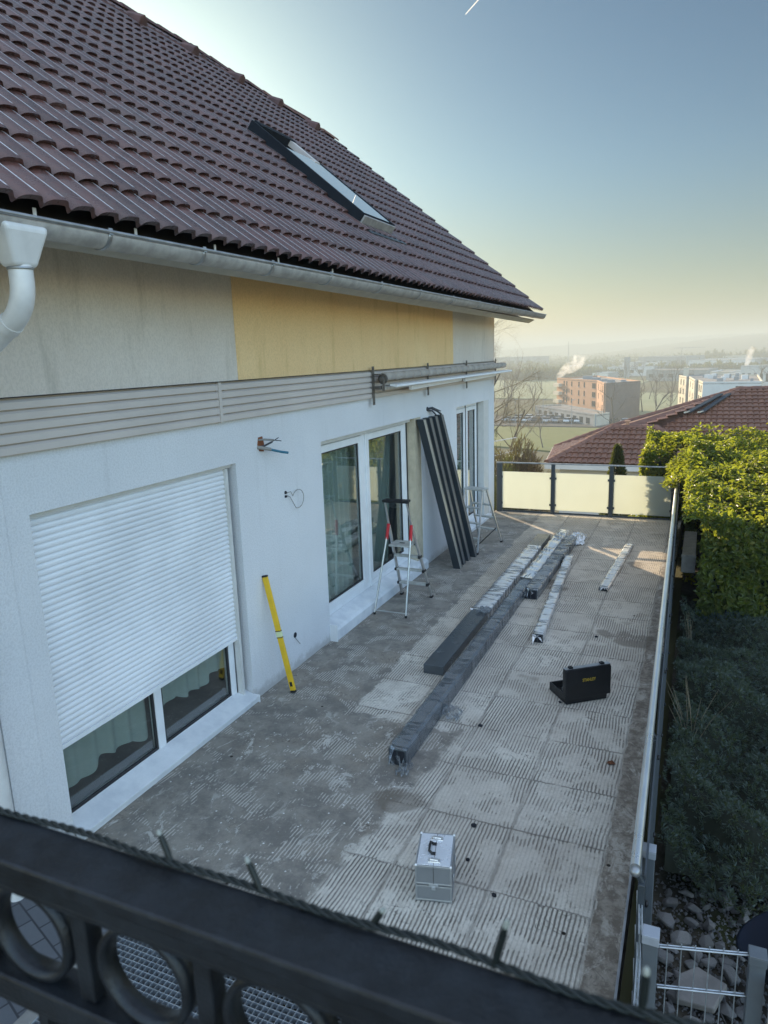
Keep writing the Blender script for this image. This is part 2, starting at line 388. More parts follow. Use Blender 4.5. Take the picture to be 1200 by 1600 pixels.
# the bare mortar bed of the terrace
def terrace_mat():
    t = NT('mortar_bed'); ob = t.obj(); s = t.sep(ob); X, Y = s[0], s[1]; ml = lambda a, b: t.math('MULTIPLY', a, b); ad = lambda a, b: t.math('ADD', a, b); inv = lambda a: t.math('SUBTRACT', 1.0, a)
    gu = t.math('DIVIDE', ad(X, 1.03), .62); gv = t.math('DIVIDE', t.math('SUBTRACT', Y, 3.65), .62)
    cell = t.n('CombineXYZ', {0: t.math('FLOOR', gu), 1: t.math('FLOOR', gv)}).outputs[0]
    wn_ = t.n('TexWhiteNoise', {0: cell}, noise_dimensions='2D'); r1 = wn_.outputs[0]; rc = t.sep(wn_.outputs[1]); r2, r3 = rc[1], rc[2]
    n1 = t.noise(ob, 1.1, 7, .66); n2 = t.noise(ob, 3.4, 7, .7); n3 = t.noise(ob, 13, 6, .72); n4 = t.noise(ob, 48, 3, .7); sw = t.noise(ob, 3.1, 3, .6); sw2 = t.noise(ob, 7.5, 3, .6)
    nd = t.noise(t.scale(ob, 1.0, .55, 1, (0, 0, -.6)), 6.0, 8, .78, .7); ne = t.noise(t.scale(ob, 1.0, .5, 1, (0, 0, .7)), 17, 6, .75, .4)
    jit = t.noise(ob, 9, 4, .7); e1 = t.math('MULTIPLY_ADD', n1, .9, -.45); e2 = t.math('MULTIPLY_ADD', n2, .3, -.15); e3 = t.math('MULTIPLY_ADD', n3, .12, -.06)
    def joint(g, w):
        fr = t.math('ABSOLUTE', t.math('SUBTRACT', t.math('FRACT', ad(ad(g, .5), t.math('MULTIPLY_ADD', jit, .07, -.035))), .5))
        return t.step(fr, w, w * .25)
    jx = ml(joint(gu, .034), t.math('MULTIPLY_ADD', t.step(n2, .3, .6), .6, .4)); jy = ml(joint(gv, .022), t.step(ad(jit, ml(r3, .2)), .50, .66))
    # trowel combing, each slab combed a little differently
    ph = ad(ad(X, t.math('MULTIPLY_ADD', sw, .03, 0)), ad(ml(r1, .05), t.math('MULTIPLY_ADD', sw2, .008, 0)))
    ph = ad(ph, ml(t.math('SUBTRACT', t.math('FRACT', gv), .5), t.math('MULTIPLY_ADD', r2, .07, -.035)))
    comb = t.math('SINE', ml(ph, 2 * math.pi / .0265))
    ph2 = ad(ad(Y, ml(sw, .5)), ml(n2, .1)); comb2 = t.math('SINE', ml(ph2, 2 * math.pi / .07))
    cross = ml(t.step(ad(r1, ml(e2, .6)), .80, .84), 0.0); cmb = ad(ml(comb, inv(cross)), ml(comb2, cross))
    groove = ml(t.step(ad(cmb, ml(t.math('SUBTRACT', n3, .5), .55)), .05, -.75), inv(ml(cross, inv(t.step(n2, .46, .56)))))
    wallband = t.step(ad(X, ad(ml(e2, .6), ad(ml(e1, .12), e3))), -2.80, -2.83)
    near = ml(t.step(ad(Y, ad(ml(e1, 1.3), ml(e3, 2))), 5.42, 5.34), t.step(ad(ad(X, ad(e2, e3)), ml(t.math('SUBTRACT', Y, 4.2), -.12)), -1.84, -1.92))
    bare = t.math('MAXIMUM', wallband, near); strip = t.step(ad(X, ml(ad(e2, e3), .25)), -.412, -.402); bp = t.math('MAXIMUM', bare, strip)
    smear = t.step(ad(n2, ml(t.math('SUBTRACT', r3, .5), .14)), .50, .57)
    gm = ml(ml(inv(bp), inv(ml(smear, .85))), t.math('MULTIPLY_ADD', t.step(t.noise(ob, 2.3, 5, .7), .34, .62), .5, .5))
    g = ml(groove, gm)
    light = t.mix(t.step(n1, .36, .64), (.55, .505, .44), (.72, .68, .60))
    light = t.mix(ml(t.step(n3, .48, .70), .50), light, (.40, .36, .30)); light = t.mix(ml(t.step(n4, .45, .70), .35), light, (.34, .31, .27)); light = t.mix(ml(t.step(nd, .54, .66), .45), light, (.42, .37, .30))
    light = t.mix(ml(t.step(ne, .60, .68), .5), light, (.82, .77, .68)); light = t.mix(ml(r2, .22), light, (.50, .45, .38))
    light = t.mix(ml(t.step(ad(Y, ml(e1, 3.0)), 6.0, 11.0), .5), light, (.52, .41, .28))  # far floor tinted warm in the colour, standing in for glow off the glass
    dark = t.mix(t.step(n2, .38, .62), (.19, .175, .155), (.30, .275, .235)); dark = t.mix(ml(t.step(n1, .48, .62), .6), dark, (.30, .26, .21)); dark = t.mix(ml(t.step(n3, .48, .72), .45), dark, (.14, .125, .105)); dark = t.mix(ml(t.step(n4, .5, .75), .25), dark, (.40, .37, .32))
    # light mortar scraps, leftover combing and crumbs in the bare area
    frag = t.math('MAXIMUM', ml(t.step(nd, .565, .60), .75), ml(t.step(ne, .60, .635), .8)); frag = ml(frag, t.math('MULTIPLY_ADD', t.step(n1, .40, .58), .7, .3)); frag = ml(frag, t.math('MULTIPLY_ADD', near, .65, .35))
    dark = t.mix(frag, dark, (.66, .63, .57))
    left = ml(ml(bare, t.step(t.noise(ob, 2.6, 5, .65, .6), .53, .57)), t.step(cmb, .15, .7)); dark = t.mix(ml(left, .7), dark, (.60, .56, .50))
    vor = t.n('TexVoronoi', {0: ob, 2: 19.0}, voronoi_dimensions='3D', feature='F1')
    speck = ml(t.step(ad(vor.outputs[0], ml(n4, .12)), .22, .16), t.step(t.n('TexWhiteNoise', {0: vor.outputs[2]}).outputs[0], .80, .82)); dark = t.mix(ml(speck, ml(near, .85)), dark, (.82, .81, .78))
    c = t.mix(bare, light, dark)
    sc_ = t.mix(t.step(n3, .4, .62), (.19, .16, .13), (.34, .30, .25)); sc_ = t.mix(ml(t.step(nd, .50, .60), .75), sc_, (.52, .48, .42)); sc_ = t.mix(ml(t.step(n4, .5, .7), .4), sc_, (.15, .13, .11)); c = t.mix(strip, c, sc_)
    c = t.mix(ml(g, .80), c, (.19, .17, .145)); c = t.mix(ml(ml(t.step(cmb, -.72, -.92), gm), ml(t.step(n2, .40, .60), .8)), c, (.07, .062, .052))
    jm = ml(t.math('MAXIMUM', ml(jx, .62), ml(jy, .9)), inv(t.math('MAXIMUM', strip, ml(bare, .7)))); c = t.mix(ml(jm, .75), c, (.17, .15, .13))
    crack = t.step(t.math('ABSOLUTE', t.math('SUBTRACT', t.noise(ob, 4.3, 3, .6, 1.2), .5)), .008, .002); c = t.mix(ml(ml(crack, t.step(n1, .5, .6)), .7), c, (.07, .06, .05))
    blot = ml(t.step(t.noise(ob, .85, 3, .5), .62, .66), t.step(n2, .42, .56)); c = t.mix(ml(blot, .62), c, (.13, .105, .08))
    v2 = t.n('TexVoronoi', {0: ob, 2: 3.6}); dot = ml(t.step(v2.outputs[0], .055, .042), t.step(t.n('TexWhiteNoise', {0: v2.outputs[2]}).outputs[0], .45, .5)); c = t.mix(dot, c, (.03, .025, .02))
    h = ad(ad(ml(g, -1.0), ml(n3, .6)), ad(ml(jm, -.7), ad(ml(frag, .35), ml(n4, .25))))
    return t.done(t.bsdf(Base_Color=c, Roughness=.9, Specular_IOR_Level=.25, Normal=t.bump(h, .85, .008)))
M['terrace'] = terrace_mat()
M['concrete'] = pmat('concrete', (.24, .23, .21), .9, var=.25, nscale=3, bump=.5, bscale=40)

def paver_mat():
    t = NT('pavers'); ob = t.obj()
    b = t.n('TexBrick', {0: t.scale(ob, 1, 1, 1, (0, 0, .35)), 1: (.10, .105, .115), 2: (.14, .145, .155), 3: (.035, .035, .04), 4: 1.0, 5: .006, 8: .2, 9: .1})
    n = t.noise(ob, 20, 5, .7)
    c = t.mix(t.math('MULTIPLY', n, .4), b.outputs[0], (.06, .065, .075))
    return t.done(t.bsdf(Base_Color=c, Roughness=.85, Normal=t.bump(t.math('SUBTRACT', n, t.math('MULTIPLY', b.outputs[1], 2.0)), .5, .006)))
M['pavers'] = paver_mat()

def soil_mat(name, a, b, c3, sc_=9):
    t = NT(name); ob = t.obj(); n = t.noise(ob, sc_, 7, .7); n2 = t.noise(ob, sc_ * .15, 4, .6)
    c = t.mix(t.step(n, .3, .7), a, b); c = t.mix(t.step(n2, .45, .65), c, c3)
    return t.done(t.bsdf(Base_Color=c, Roughness=.95, Specular_IOR_Level=.2, Normal=t.bump(n, .8, .03)))
M['soil'] = soil_mat('garden_soil', (.05, .042, .032), (.10, .088, .07), (.045, .05, .02))
def ground_mat():
    t = NT('valley_ground'); ob = t.obj(); s = t.sep(ob)
    n = t.noise(ob, .012, 5, .6); n2 = t.noise(ob, .06, 5, .65); n3 = t.noise(ob, 1.5, 4, .6)
    c = t.mix(t.step(n, .42, .56), (.10, .10, .045), (.075, .065, .048)); c = t.mix(t.step(n2, .5, .62), c, (.12, .115, .06))
    c = t.mix(t.math('MULTIPLY', n3, .4), c, (.06, .055, .035))
    return t.done(t.bsdf(Base_Color=c, Roughness=.95, Specular_IOR_Level=.15))
M['ground'] = ground_mat()
M['lawn'] = soil_mat('lawn', (.12, .14, .045), (.15, .165, .06), (.14, .15, .055), .4)
M['pale_field'] = soil_mat('pale_field', (.22, .24, .13), (.28, .29, .17), (.25, .26, .15), .05)
M['asphalt'] = soil_mat('asphalt', (.06, .06, .06), (.085, .085, .085), (.07, .07, .07), 1.0)
M['hill'] = soil_mat('hill_wood', (.05, .05, .035), (.085, .075, .05), (.06, .065, .04), .01)
def rock_mat():
    t = NT('rock'); ob = t.obj(); rnd = t.n('ObjectInfo').outputs['Random']
    n = t.noise(ob, 18, 6, .7)
    c = t.mix(rnd, (.16, .155, .155), (.31, .30, .30)); c = t.mix(t.math('MULTIPLY', t.step(n, .4, .7), .5), c, (.10, .095, .085))
    return t.done(t.bsdf(Base_Color=c, Roughness=.85, Normal=t.bump(n, .7, .012)))
M['rock'] = rock_mat()
M['pale_rock'] = pmat('pale_rock', (.27, .25, .235), .85, var=.15, nscale=8, bump=.6, bscale=30)
def brickwall(name, a, b, sc_=1.0):
    t = NT(name); ob = t.obj(); n = t.noise(ob, .6 * sc_, 5, .6)
    return t.done(t.bsdf(Base_Color=t.mix(t.step(n, .3, .7), a, b), Roughness=.85, Specular_IOR_Level=.25))
M['orange_wall'] = brickwall('orange_wall', (.44, .255, .165), (.49, .29, .19))
M['brown_wall'] = brickwall('brown_wall', (.17, .135, .115), (.20, .16, .135))
M['cream_wall'] = brickwall('cream_wall', (.55, .50, .40), (.60, .56, .46))
M['white_wall'] = brickwall('white_wall', (.62, .62, .60), (.68, .68, .66))
M['grey_wall'] = brickwall('grey_wall', (.25, .26, .27), (.30, .31, .32))
M['flat_roof'] = pmat('flat_roof', (.22, .21, .20), .9, var=.3, nscale=.4)
M['window_dark'] = pmat('window_dark', (.04, .045, .05), .2)
M['steam'] = None

# ------------------------------------------------------------------ setting: ground
def ter(y):
    if y < 15: return -.75
    pts = [(15, -.75), (18, -2.2), (24, -4.0), (45, -8.5), (80, -14.5), (110, -17.0), (20000, -17.0)]
    for (a, za), (b, zb) in zip(pts, pts[1:]):
        if y <= b: return za + (zb - za) * (y - a) / (b - a)
ys = list(np.linspace(-30, 30, 61)) + list(np.linspace(34, 130, 25)) + [160, 220, 300, 420, 600, 900, 1300, 2000, 3000, 4500, 6500]
xs = [-4500, -3000, -1800, -1000, -600, -350, -200, -120, -70, -40] + list(np.linspace(-24, 16, 41)) + [30, 50, 90, 160, 300, 600, 1100, 2000, 3200, 4500]
V = []; 
for y in ys:
    for x in xs:
        j = (random.random() - .5) * (.06 if y < 15 else .25 if y < 120 else .5)
        V.append((x, y, ter(y) + j))
nx = len(xs); Fq = [(i * nx + j, i * nx + j + 1, (i + 1) * nx + j + 1, (i + 1) * nx + j) for i in range(len(ys) - 1) for j in range(nx - 1)]
tag(link_mesh('ground', np_mesh('ground', V, Fq, True), M['ground']), kind='structure')
b = MB(); b.box(-3.79, -.23, 2.85, 14.16, -.28, 0.0)
tag(b.build('terrace_floor', [M['terrace']]), kind='structure')
b = MB(); b.box(-7, -2.98, .8, 2.648, -.3, -.004); tag(b.build('pavement', M['pavers']), kind='structure')
b = MB(); b.box(-2.98, -2.90, .8, 2.85, -.3, .004); tag(b.build('kerb', M['concrete'], bevel=.006), kind='structure')
b = MB(); b.box(-2.90, -.25, .6, 2.85, -.74, -.45); tag(b.build('shaft_floor', M['dark_plaster']), kind='structure')
# garden bed beside the terrace
V = []; n1 = 40; n2 = 60
for i in range(n2):
    for j in range(n1):
        x = -.14 + 4.6 * j / (n1 - 1); y = 1.2 + 14.5 * i / (n2 - 1)
        V.append((x, y, -.66 - .05 * x + (random.random() - .5) * .05))
tag(link_mesh('garden_bed', np_mesh('garden_bed', V, [(i * n1 + j, i * n1 + j + 1, (i + 1) * n1 + j + 1, (i + 1) * n1 + j) for i in range(n2 - 1) for j in range(n1 - 1)], True), M['soil']), kind='structure')
#PART2
# ------------------------------------------------------------------ the house
WX = -3.78; YN, YF = 2.65, 13.98
house = thing('house', 'white rendered house with brown tiled roof and a yellow wall panel along the terrace', 'house', (WX, 8.0, 0))
def hb(name, b, mat, parent=house, **k): return b.build(name, mat, parent, world=True, **k)

def wall_holes(ybr, zbr, holes, xo, xi):
    """wall slab between planes xo (outer) and xi with rectangular openings, one closed surface"""
    b = MB(); ny, nz = len(ybr) - 1, len(zbr) - 1
    solid = lambda i, j: 0 <= i < ny and 0 <= j < nz and not any(h[0] <= ybr[i] < h[1] and h[2] <= zbr[j] < h[3] for h in holes)
    for i in range(ny):
        for j in range(nz):
            if not solid(i, j): continue
            y0, y1, z0, z1 = ybr[i], ybr[i + 1], zbr[j], zbr[j + 1]
            b.add([(xo, y0, z0), (xo, y1, z0), (xo, y1, z1), (xo, y0, z1)], [(0, 1, 2, 3)])
            b.add([(xi, y0, z0), (xi, y1, z0), (xi, y1, z1), (xi, y0, z1)], [(3, 2, 1, 0)])
            if not solid(i - 1, j): b.add([(xo, y0, z0), (xo, y0, z1), (xi, y0, z1), (xi, y0, z0)], [(0, 1, 2, 3)])
            if not solid(i + 1, j): b.add([(xo, y1, z0), (xo, y1, z1), (xi, y1, z1), (xi, y1, z0)], [(3, 2, 1, 0)])
            if not solid(i, j - 1): b.add([(xo, y0, z0), (xi, y0, z0), (xi, y1, z0), (xo, y1, z0)], [(0, 1, 2, 3)])
            if not solid(i, j + 1): b.add([(xo, y0, z1), (xi, y0, z1), (xi, y1, z1), (xo, y1, z1)], [(3, 2, 1, 0)])
    return b
W1, W2, W3 = (3.06, 5.24, .04, 2.33), (6.82, 9.88, .04, 2.31), (11.58, 13.57, .04, 2.305)
ybr = [YN, W1[0], W1[1], W2[0], W2[1], W3[0], W3[1], YF]; zbr = [-.3, .04, 2.31, 2.69]
H3 = [(w[0], w[1], .04, 2.31) for w in (W1, W2, W3)]
hb('wall', wall_holes(ybr, zbr, H3, WX, WX - .30), M['white_plaster'])
b = MB(); b.box(WX - .004, WX + .010, YN + .002, 2.885, -.1, 2.688); hb('corner_render', b, M['white_plaster'], bevel=.004)
b = MB(); b.box(WX - .30, WX + .004, .6, YF, 2.692, 4.25); hb('upper_wall', b, M['grey_plaster'])
b = MB(); b.box(WX + .002, WX + .0075, 5.37, 11.42, 3.035, 4.2); hb('yellow_panel', b, M['yellow_plaster'])
# gable, rear and end walls
b = MB(); b.prism([(WX - .302, 13.70, -3), (-12.0, 13.70, -3), (-12.0, 13.70, 4.2), (-7.8, 13.70, 7.6), (WX - .302, 13.70, 4.25)], (0, .278, 0)); hb('gable_wall', b, M['white_plaster'])
b = MB(); b.box(-12.3, -12.01, .6, 13.97, -3, 4.2); hb('rear_wall', b, M['white_plaster'])
b = MB(); b.prism([(WX - .302, .6, 2.7), (-12.0, .6, 2.7), (-12.0, .6, 4.2), (-7.8, .6, 7.6), (WX - .302, .6, 4.25)], (0, .25, 0)); hb('end_gable', b, M['white_plaster'])
b = MB(); b.box(-12.0, WX - .005, 2.42, YN - .003, -.3, 2.688); hb('end_wall', b, M['dark_plaster'])
b = MB(); b.box(-12.0, WX - .31, 2.66, 13.69, -.05, .03); hb('inner_floor', b, M['room_floor'])
b = MB(); b.box(-7.6, -7.5, 2.66, 13.69, .03, 2.68); hb('inner_wall', b, M['room_wall'])
b = MB(); b.box(-12.0, WX - .305, .86, 13.69, 2.70, 2.90); hb('ceiling', b, M['room_wall'])
# louvred cladding band
b = MB(); 
for y0, y1 in ((.9, 5.005), (5.045, 13.94)):
    b.box(WX + .004, WX + .016, y0, y1, 2.692, 3.03)
    for k in range(5):
        z = 2.70 + .066 * k
        b.prism([(WX + .016, y0, z), (WX + .050, y0, z), (WX + .050, y0, z + .042), (WX + .032, y0, z + .056), (WX + .016, y0, z + .056)], (0, y1 - y0, 0))
b.box(WX + .004, WX + .056, 5.006, 5.044, 2.695, 3.028)
hb('cladding', b, M['cladding'])
b = MB(); b.box(WX + .004, WX + .058, .9, 13.95, 3.031, 3.036); hb('cladding_cap', b, M['seal'])
# eaves
t40 = math.tan(rad(40)); EX, EZ = -3.0, 3.95; c40, s40 = math.cos(rad(40)), math.sin(rad(40))
YG = 14.6; SL = 6.85
def rp(y, s, w=0.0): return (EX - s * c40 + w * s40, y, EZ + s * s40 + w * c40)
b = MB(); b.prism([(-3.255, .4, 3.86), (-3.235, .4, 3.845), (-3.12, .4, 3.90), (-3.14, .4, 3.915)], (0, YG - .43, -.105)); hb('fascia', b, M['soffit'])
b = MB(); b.prism([(-3.256, .4, 3.862), (-3.27, .4, 3.88), (WX - .01, .4, 4.2), (WX - .01, .4, 4.178)], (0, YG - .43, -.09)); hb('soffit', b, M['soffit'])
b = MB(); b.prism([(-3.145, .4, 3.88), (-3.10, .4, 3.925), rp(.4, SL, -.05), rp(.4, SL, -.16)], (0, YG - .42, 0)); hb('roof_deck', b, M['dark_board'])
b = MB(); b.prism([(-7.9, .4, 7.93), (-12.9, .4, 3.75), (-12.9, .4, 3.9), (-7.9, .4, 8.15)], (0, YG - .42, 0)); hb('rear_roof', b, M['ridge_tile'])

TT = np.array([0, .06, .15, .28, .44, .60, .68, .725, .755, .785, .815, .85, .90, .95])
TH = np.array([0, .30, .58, .80, .93, .985, 1.0, 1.0, .985, .94, .84, .62, .30, .08])
def tile_sheet(name, O, U, Vv, ulen, vlen, pitch, course, Hh, lift, inside=None, pts=12, jit=.0):
    O, U, Vv = map(lambda a: np.array(a, float), (O, U, Vv)); N = np.cross(U, Vv); N /= np.linalg.norm(N)
    if N[2] < 0: N = -N
    pts = len(TT); nu = int(round(ulen / pitch)) * pts + 1; tid = np.arange(nu) // pts
    us = (tid + TT[np.arange(nu) % pts]) * pitch; prof = TH[np.arange(nu) % pts] * Hh
    rows = [(0.0, None)]; nc = int(math.ceil(vlen / course)); vs = []; uv = []
    def row(v, w, cv, k):
        jj = np.random.default_rng(k * 131 + 5).normal(0, jit, tid.max() + 2)[tid] if jit else 0
        P = O + us[:, None] * U + (v + jj)[:, None] * Vv + (prof + w)[:, None] * N if jit else O + us[:, None] * U + v * Vv + (prof + w)[:, None] * N
        vs.append(P); uv.append(np.stack([us / (pitch), np.full(nu, cv)], 1))
    # eave lip
    P = O + us[:, None] * U + .012 * Vv + (prof * .9 + lift - .032)[:, None] * N
    vs.append(P); uv.append(np.stack([us / pitch, np.full(nu, .001)], 1))
    for k in range(nc):
        v0, v1 = k * course, min((k + 1) * course, vlen)
        row(v0, lift - .004, k + .002, k); row(v0 + .018, lift, k + .05, k); row(v1 + .02, .004, k + .995, k + 1000)
    Vt = np.concatenate(vs); Uv = np.concatenate(uv); nr = len(vs)
    i, j = np.meshgrid(np.arange(nr - 1), np.arange(nu - 1), indexing='ij'); a = (i * nu + j).ravel()
    F = np.stack([a, a + 1, a + nu + 1, a + nu], 1)
    if inside is not None:
        rel = Vt - O; q = np.stack([rel @ U, rel @ Vv], 1)[F].mean(1); F = F[inside(q[:, 0], q[:, 1])]
    return np_mesh(name, Vt, F, False, Uv)
def hip(u, v):
    y = u + .6
    return v < np.where(y < 11.0, 6.85, 6.85 - (y - 11.0) * 1.10 / 3.6)
me = tile_sheet('roof', (EX, .6, EZ), (0, 1, 0), (-c40, 0, s40), YG - .6, 6.85, .165, .36, .041, .036, hip, 12, .004)
# smooth only along the rolls
ms = [(v.co.x - WX, v.co.y - 8.0, v.co.z) for v in me.vertices]
me.vertices.foreach_set('co', np.array(ms, np.float32).ravel()); me.update()
me.polygons.foreach_set('use_smooth', np.ones(len(me.polygons), bool)); me.set_sharp_from_angle(angle=rad(38))
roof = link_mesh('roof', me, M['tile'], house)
# small hipped end of the ridge, covered by the far side
b = MB(); b.prism([rp(11.0, 6.85, -.03), rp(14.6, 5.75, -.03), (-9.1, 14.6, 7.05), (-7.9, 11.0, 8.2)], (0.0, 0, -.05)); hb('hip_end', b, M['ridge_tile'])
def cap(b, p, q, r=.11):
    p, q = Vector(p), Vector(q); d = (q - p).normalized(); a = d.cross(Vector((0, 0, 1))).normalized(); u = a.cross(d)
    vs = []
    for c, k in ((p, 1.12), (q + d * .04, .95)):
        for i in range(9):
            t = math.pi * i / 8; vs.append(c + a * (math.cos(t) * r * k) + u * (math.sin(t) * r * .75 * k - .03))
    fs = [(i, i + 1, 10 + i, 9 + i) for i in range(8)]
    b.add(vs, fs, True); b.add(vs[:9], [tuple(range(9))])
y = .6
while y < 10.95:
    b = MB(); cap(b, rp(y, 6.86, .03), rp(y + .40, 6.86, .03)); hb('ridge_tile', b, M['ridge_tile'], roof, fix=False); y += .40
P0, P1 = Vector(rp(11.0, 6.86, .03)), Vector(rp(14.6, 5.76, .03)); n = 9
for k in range(n):
    b = MB(); cap(b, P0.lerp(P1, k / n), P0.lerp(P1, (k + 1) / n)); hb('ridge_tile', b, M['ridge_red'] if k >= 4 else M['ridge_tile'], roof, fix=False)
for y, s in ((6.9, 6.35), (8.1, 6.35), (9.3, 6.35), (10.5, 6.35), (11.6, 6.2), (12.6, 6.0), (13.6, 5.72)):
    b = MB(); p = rp(y, s, .05)
    b.prism([rp(y - .09, s - .12, .05), rp(y + .09, s - .12, .05), rp(y + .07, s - .1, .16), rp(y, s - .09, .20), rp(y - .07, s - .1, .16)],
            Vector(rp(0, .30, -.10)) - Vector(rp(0, 0, 0)))
    hb('vent_tile', b, M['ridge_tile'], roof, bevel=.01)
# verge boards at the gable
for k in range(16):
    b = MB(); s0 = .36 * k
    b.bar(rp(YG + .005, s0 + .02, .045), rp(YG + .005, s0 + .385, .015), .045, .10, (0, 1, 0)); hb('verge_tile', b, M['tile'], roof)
# roof window
SKY = dict(y0=8.33, y1=9.30, s0=1.26, s1=3.22)
def sbox(b, ya, yb, sa, sb, wa, wb):
    v = [rp(y, s, w) for w in (wa, wb) for (y, s) in ((ya, sa), (yb, sa), (yb, sb), (ya, sb))]
    b.add(v, [(0, 3, 2, 1), (4, 5, 6, 7), (0, 1, 5, 4), (1, 2, 6, 5), (2, 3, 7, 6), (3, 0, 4, 7)])
y0, y1, s0, s1 = SKY['y0'], SKY['y1'], SKY['s0'], SKY['s1']
b = MB(); sbox(b, y0, y0 + .05, s0, s1, -.05, .17); sbox(b, y1 - .05, y1, s0, s1, -.05, .17); sbox(b, y0 + .05, y1 - .05, s1 - .12, s1, -.05, .185); sbox(b, y0 + .05, y1 - .05, s0, s0 + .05, -.05, .15)
rw = hb('roof_window', b, M['dull_black'], bevel=.006)
b = MB(); sbox(b, y0 + .05, y1 - .05, s0 + .05, s1 - .55, .150, .163); hb('pane', b, glass_mat('roof_glass', (.10, .12, .13), 3.2), rw)
b = MB(); sbox(b, y0 + .075, y1 - .075, s1 - .64, s1 - .60, .06, .15); hb('sash_rail', b, M['anthracite_edge'], rw)
b = MB(); sbox(b, y0 + .07, y1 - .07, s1 - .60, s1 - .12, .0, .03); hb('blind', b, pmat('blind', (.13, .10, .08), .7), rw)
b = MB(); sbox(b, y1 - .20, y1 - .07, s1 - .60, s1 - .12, .10, .172); hb('hood', b, M['cladding'], rw)
b = MB(); sbox(b, y0 + .02, y1 - .02, s0 - .03, s0 - .002, -.02, .155); hb('lower_cladding', b, M['zinc_old'], rw, bevel=.004)
b = MB(); sbox(b, y0 - .05, y1 + .12, s0 - .24, s0 - .03, .045, .062); hb('flashing', b, M['anthracite_edge'], rw)
# gutter with brackets
GX, GZ, GR = -2.97, 3.88, .075; gy0, gy1 = .5, 14.56
def halfround(b, ya, yb, r, th=.004, cx=GX, cz=GZ, a0=180, a1=360):
    ns = 12; vs = []
    for y in (ya, yb):
        for rr in (r, r - th):
            for i in range(ns + 1):
                t = rad(a0 + (a1 - a0) * i / ns); vs.append((cx + rr * math.cos(t), y, cz + rr * math.sin(t)))
    m = ns + 1; fs = []
    for i in range(ns):
        fs += [(i, i + 1, 2 * m + i + 1, 2 * m + i), (m + i + 1, m + i, 3 * m + i, 3 * m + i + 1), (i, m + i, m + i + 1, i + 1), (2 * m + i, 2 * m + i + 1, 3 * m + i + 1, 3 * m + i)]
    fs += [(0, 2 * m, 3 * m, m), (ns, m + ns, 3 * m + ns, 2 * m + ns)]
    b.add(vs, fs, True)
b = MB(); halfround(b, gy0, gy1, GR)
gut = hb('gutter', b, M['zinc_old'])
b = MB(); b.tube([(GX + GR + .004, gy0, GZ + .004), (GX + GR + .004, gy1, GZ + .004)], .0105, 8); hb('bead', b, M['zinc'], gut)
b = MB(); b.prism([(GX + (GR - .002) * math.cos(rad(a)), gy1, GZ + (GR - .002) * math.sin(rad(a))) for a in range(180, 361, 15)], (0, .004, 0)); hb('end_cap', b, M['zinc_old'], gut)
for y in (1.45, 2.25, 3.07, 3.86, 4.65, 5.55, 6.6, 7.66, 8.8, 9.95, 11.0, 11.9, 12.8, 13.7):
    b = MB(); halfround(b, y - .013, y + .013, GR + .006, .005); b.bar((GX + GR + .008, y, GZ - .01), (GX + GR + .004, y, GZ + .022), .028, .006, (1, 0, 0))
    b.bar((GX - GR - .002, y, GZ), (-3.11, y, EZ - .01), .026, .005, (0, 1, 0))
    hb('bracket', b, M['zinc'], gut)
# hanger straps seen in the dark gap under the tiles
for y in (1.9, 2.75, 3.45, 4.2, 5.0, 5.9):
    b = MB(); b.bar((-3.06, y, GZ - .05), (-3.06, y, EZ + .02), .02, .004, (1, 0, 0)); hb('strap', b, M['pipe'], gut)
b = MB(); b.box(-3.105, -3.095, .5, YG - .1, 3.84, EZ - .005); hb('eaves_board', b, M['dark_board'])
# downpipe with hopper
hy = 2.545
b = MB(); 
top = [(GX - .085, hy - .125, 3.85), (GX + .085, hy - .125, 3.85), (GX + .085, hy + .125, 3.85), (GX - .085, hy + .125, 3.85)]
mid = [(GX - .085, hy - .115, 3.815), (GX + .085, hy - .115, 3.815), (GX + .085, hy + .115, 3.815), (GX - .085, hy + .115, 3.815)]
bot = [(GX - .05, hy - .062, 3.66), (GX + .05, hy - .062, 3.66), (GX + .05, hy + .062, 3.66), (GX - .05, hy + .062, 3.66)]
vs = top + mid + bot
b.add(vs, [(i + 4 * k, (i + 1) % 4 + 4 * k, (i + 1) % 4 + 4 * k + 4, i + 4 * k + 4) for k in range(2) for i in range(4)] + [(3, 2, 1, 0), (8, 9, 10, 11)])
dp = hb('downpipe', b, M['pipe'], bevel=.022, seg=4)
b = MB(); pts = [(GX, hy, 3.672)]
for i in range(11):
    a = rad(i * 6.2); pts.append((GX - .21 * (1 - math.cos(a)), hy, 3.60 - .21 * math.sin(a)))
d = Vector(pts[-1]) - Vector(pts[-2]); d.normalize(); e = Vector(pts[-1])
b.tube(pts, .055, 18); hb('elbow', b, M['pipe'], dp)
b = MB(); b.tube([tuple(e - d * .01), tuple(e + d * .035)], .0585, 18); b.tube([tuple(e + d * .02), tuple(e + d * .62), tuple(e + d * .72 + Vector((0, 0, -.06))), tuple(e + d * .75 + Vector((0, 0, -.2))), (e.x + d.x * .75, hy, -.2)], .053, 18); hb('lower_pipe', b, M['pipe'], dp)
b = MB(); b.lathe([(.059, 0), (.059, .012)], (GX, hy, 3.652), (0, 0, 1), 18); hb('collar', b, M['zinc'], dp)

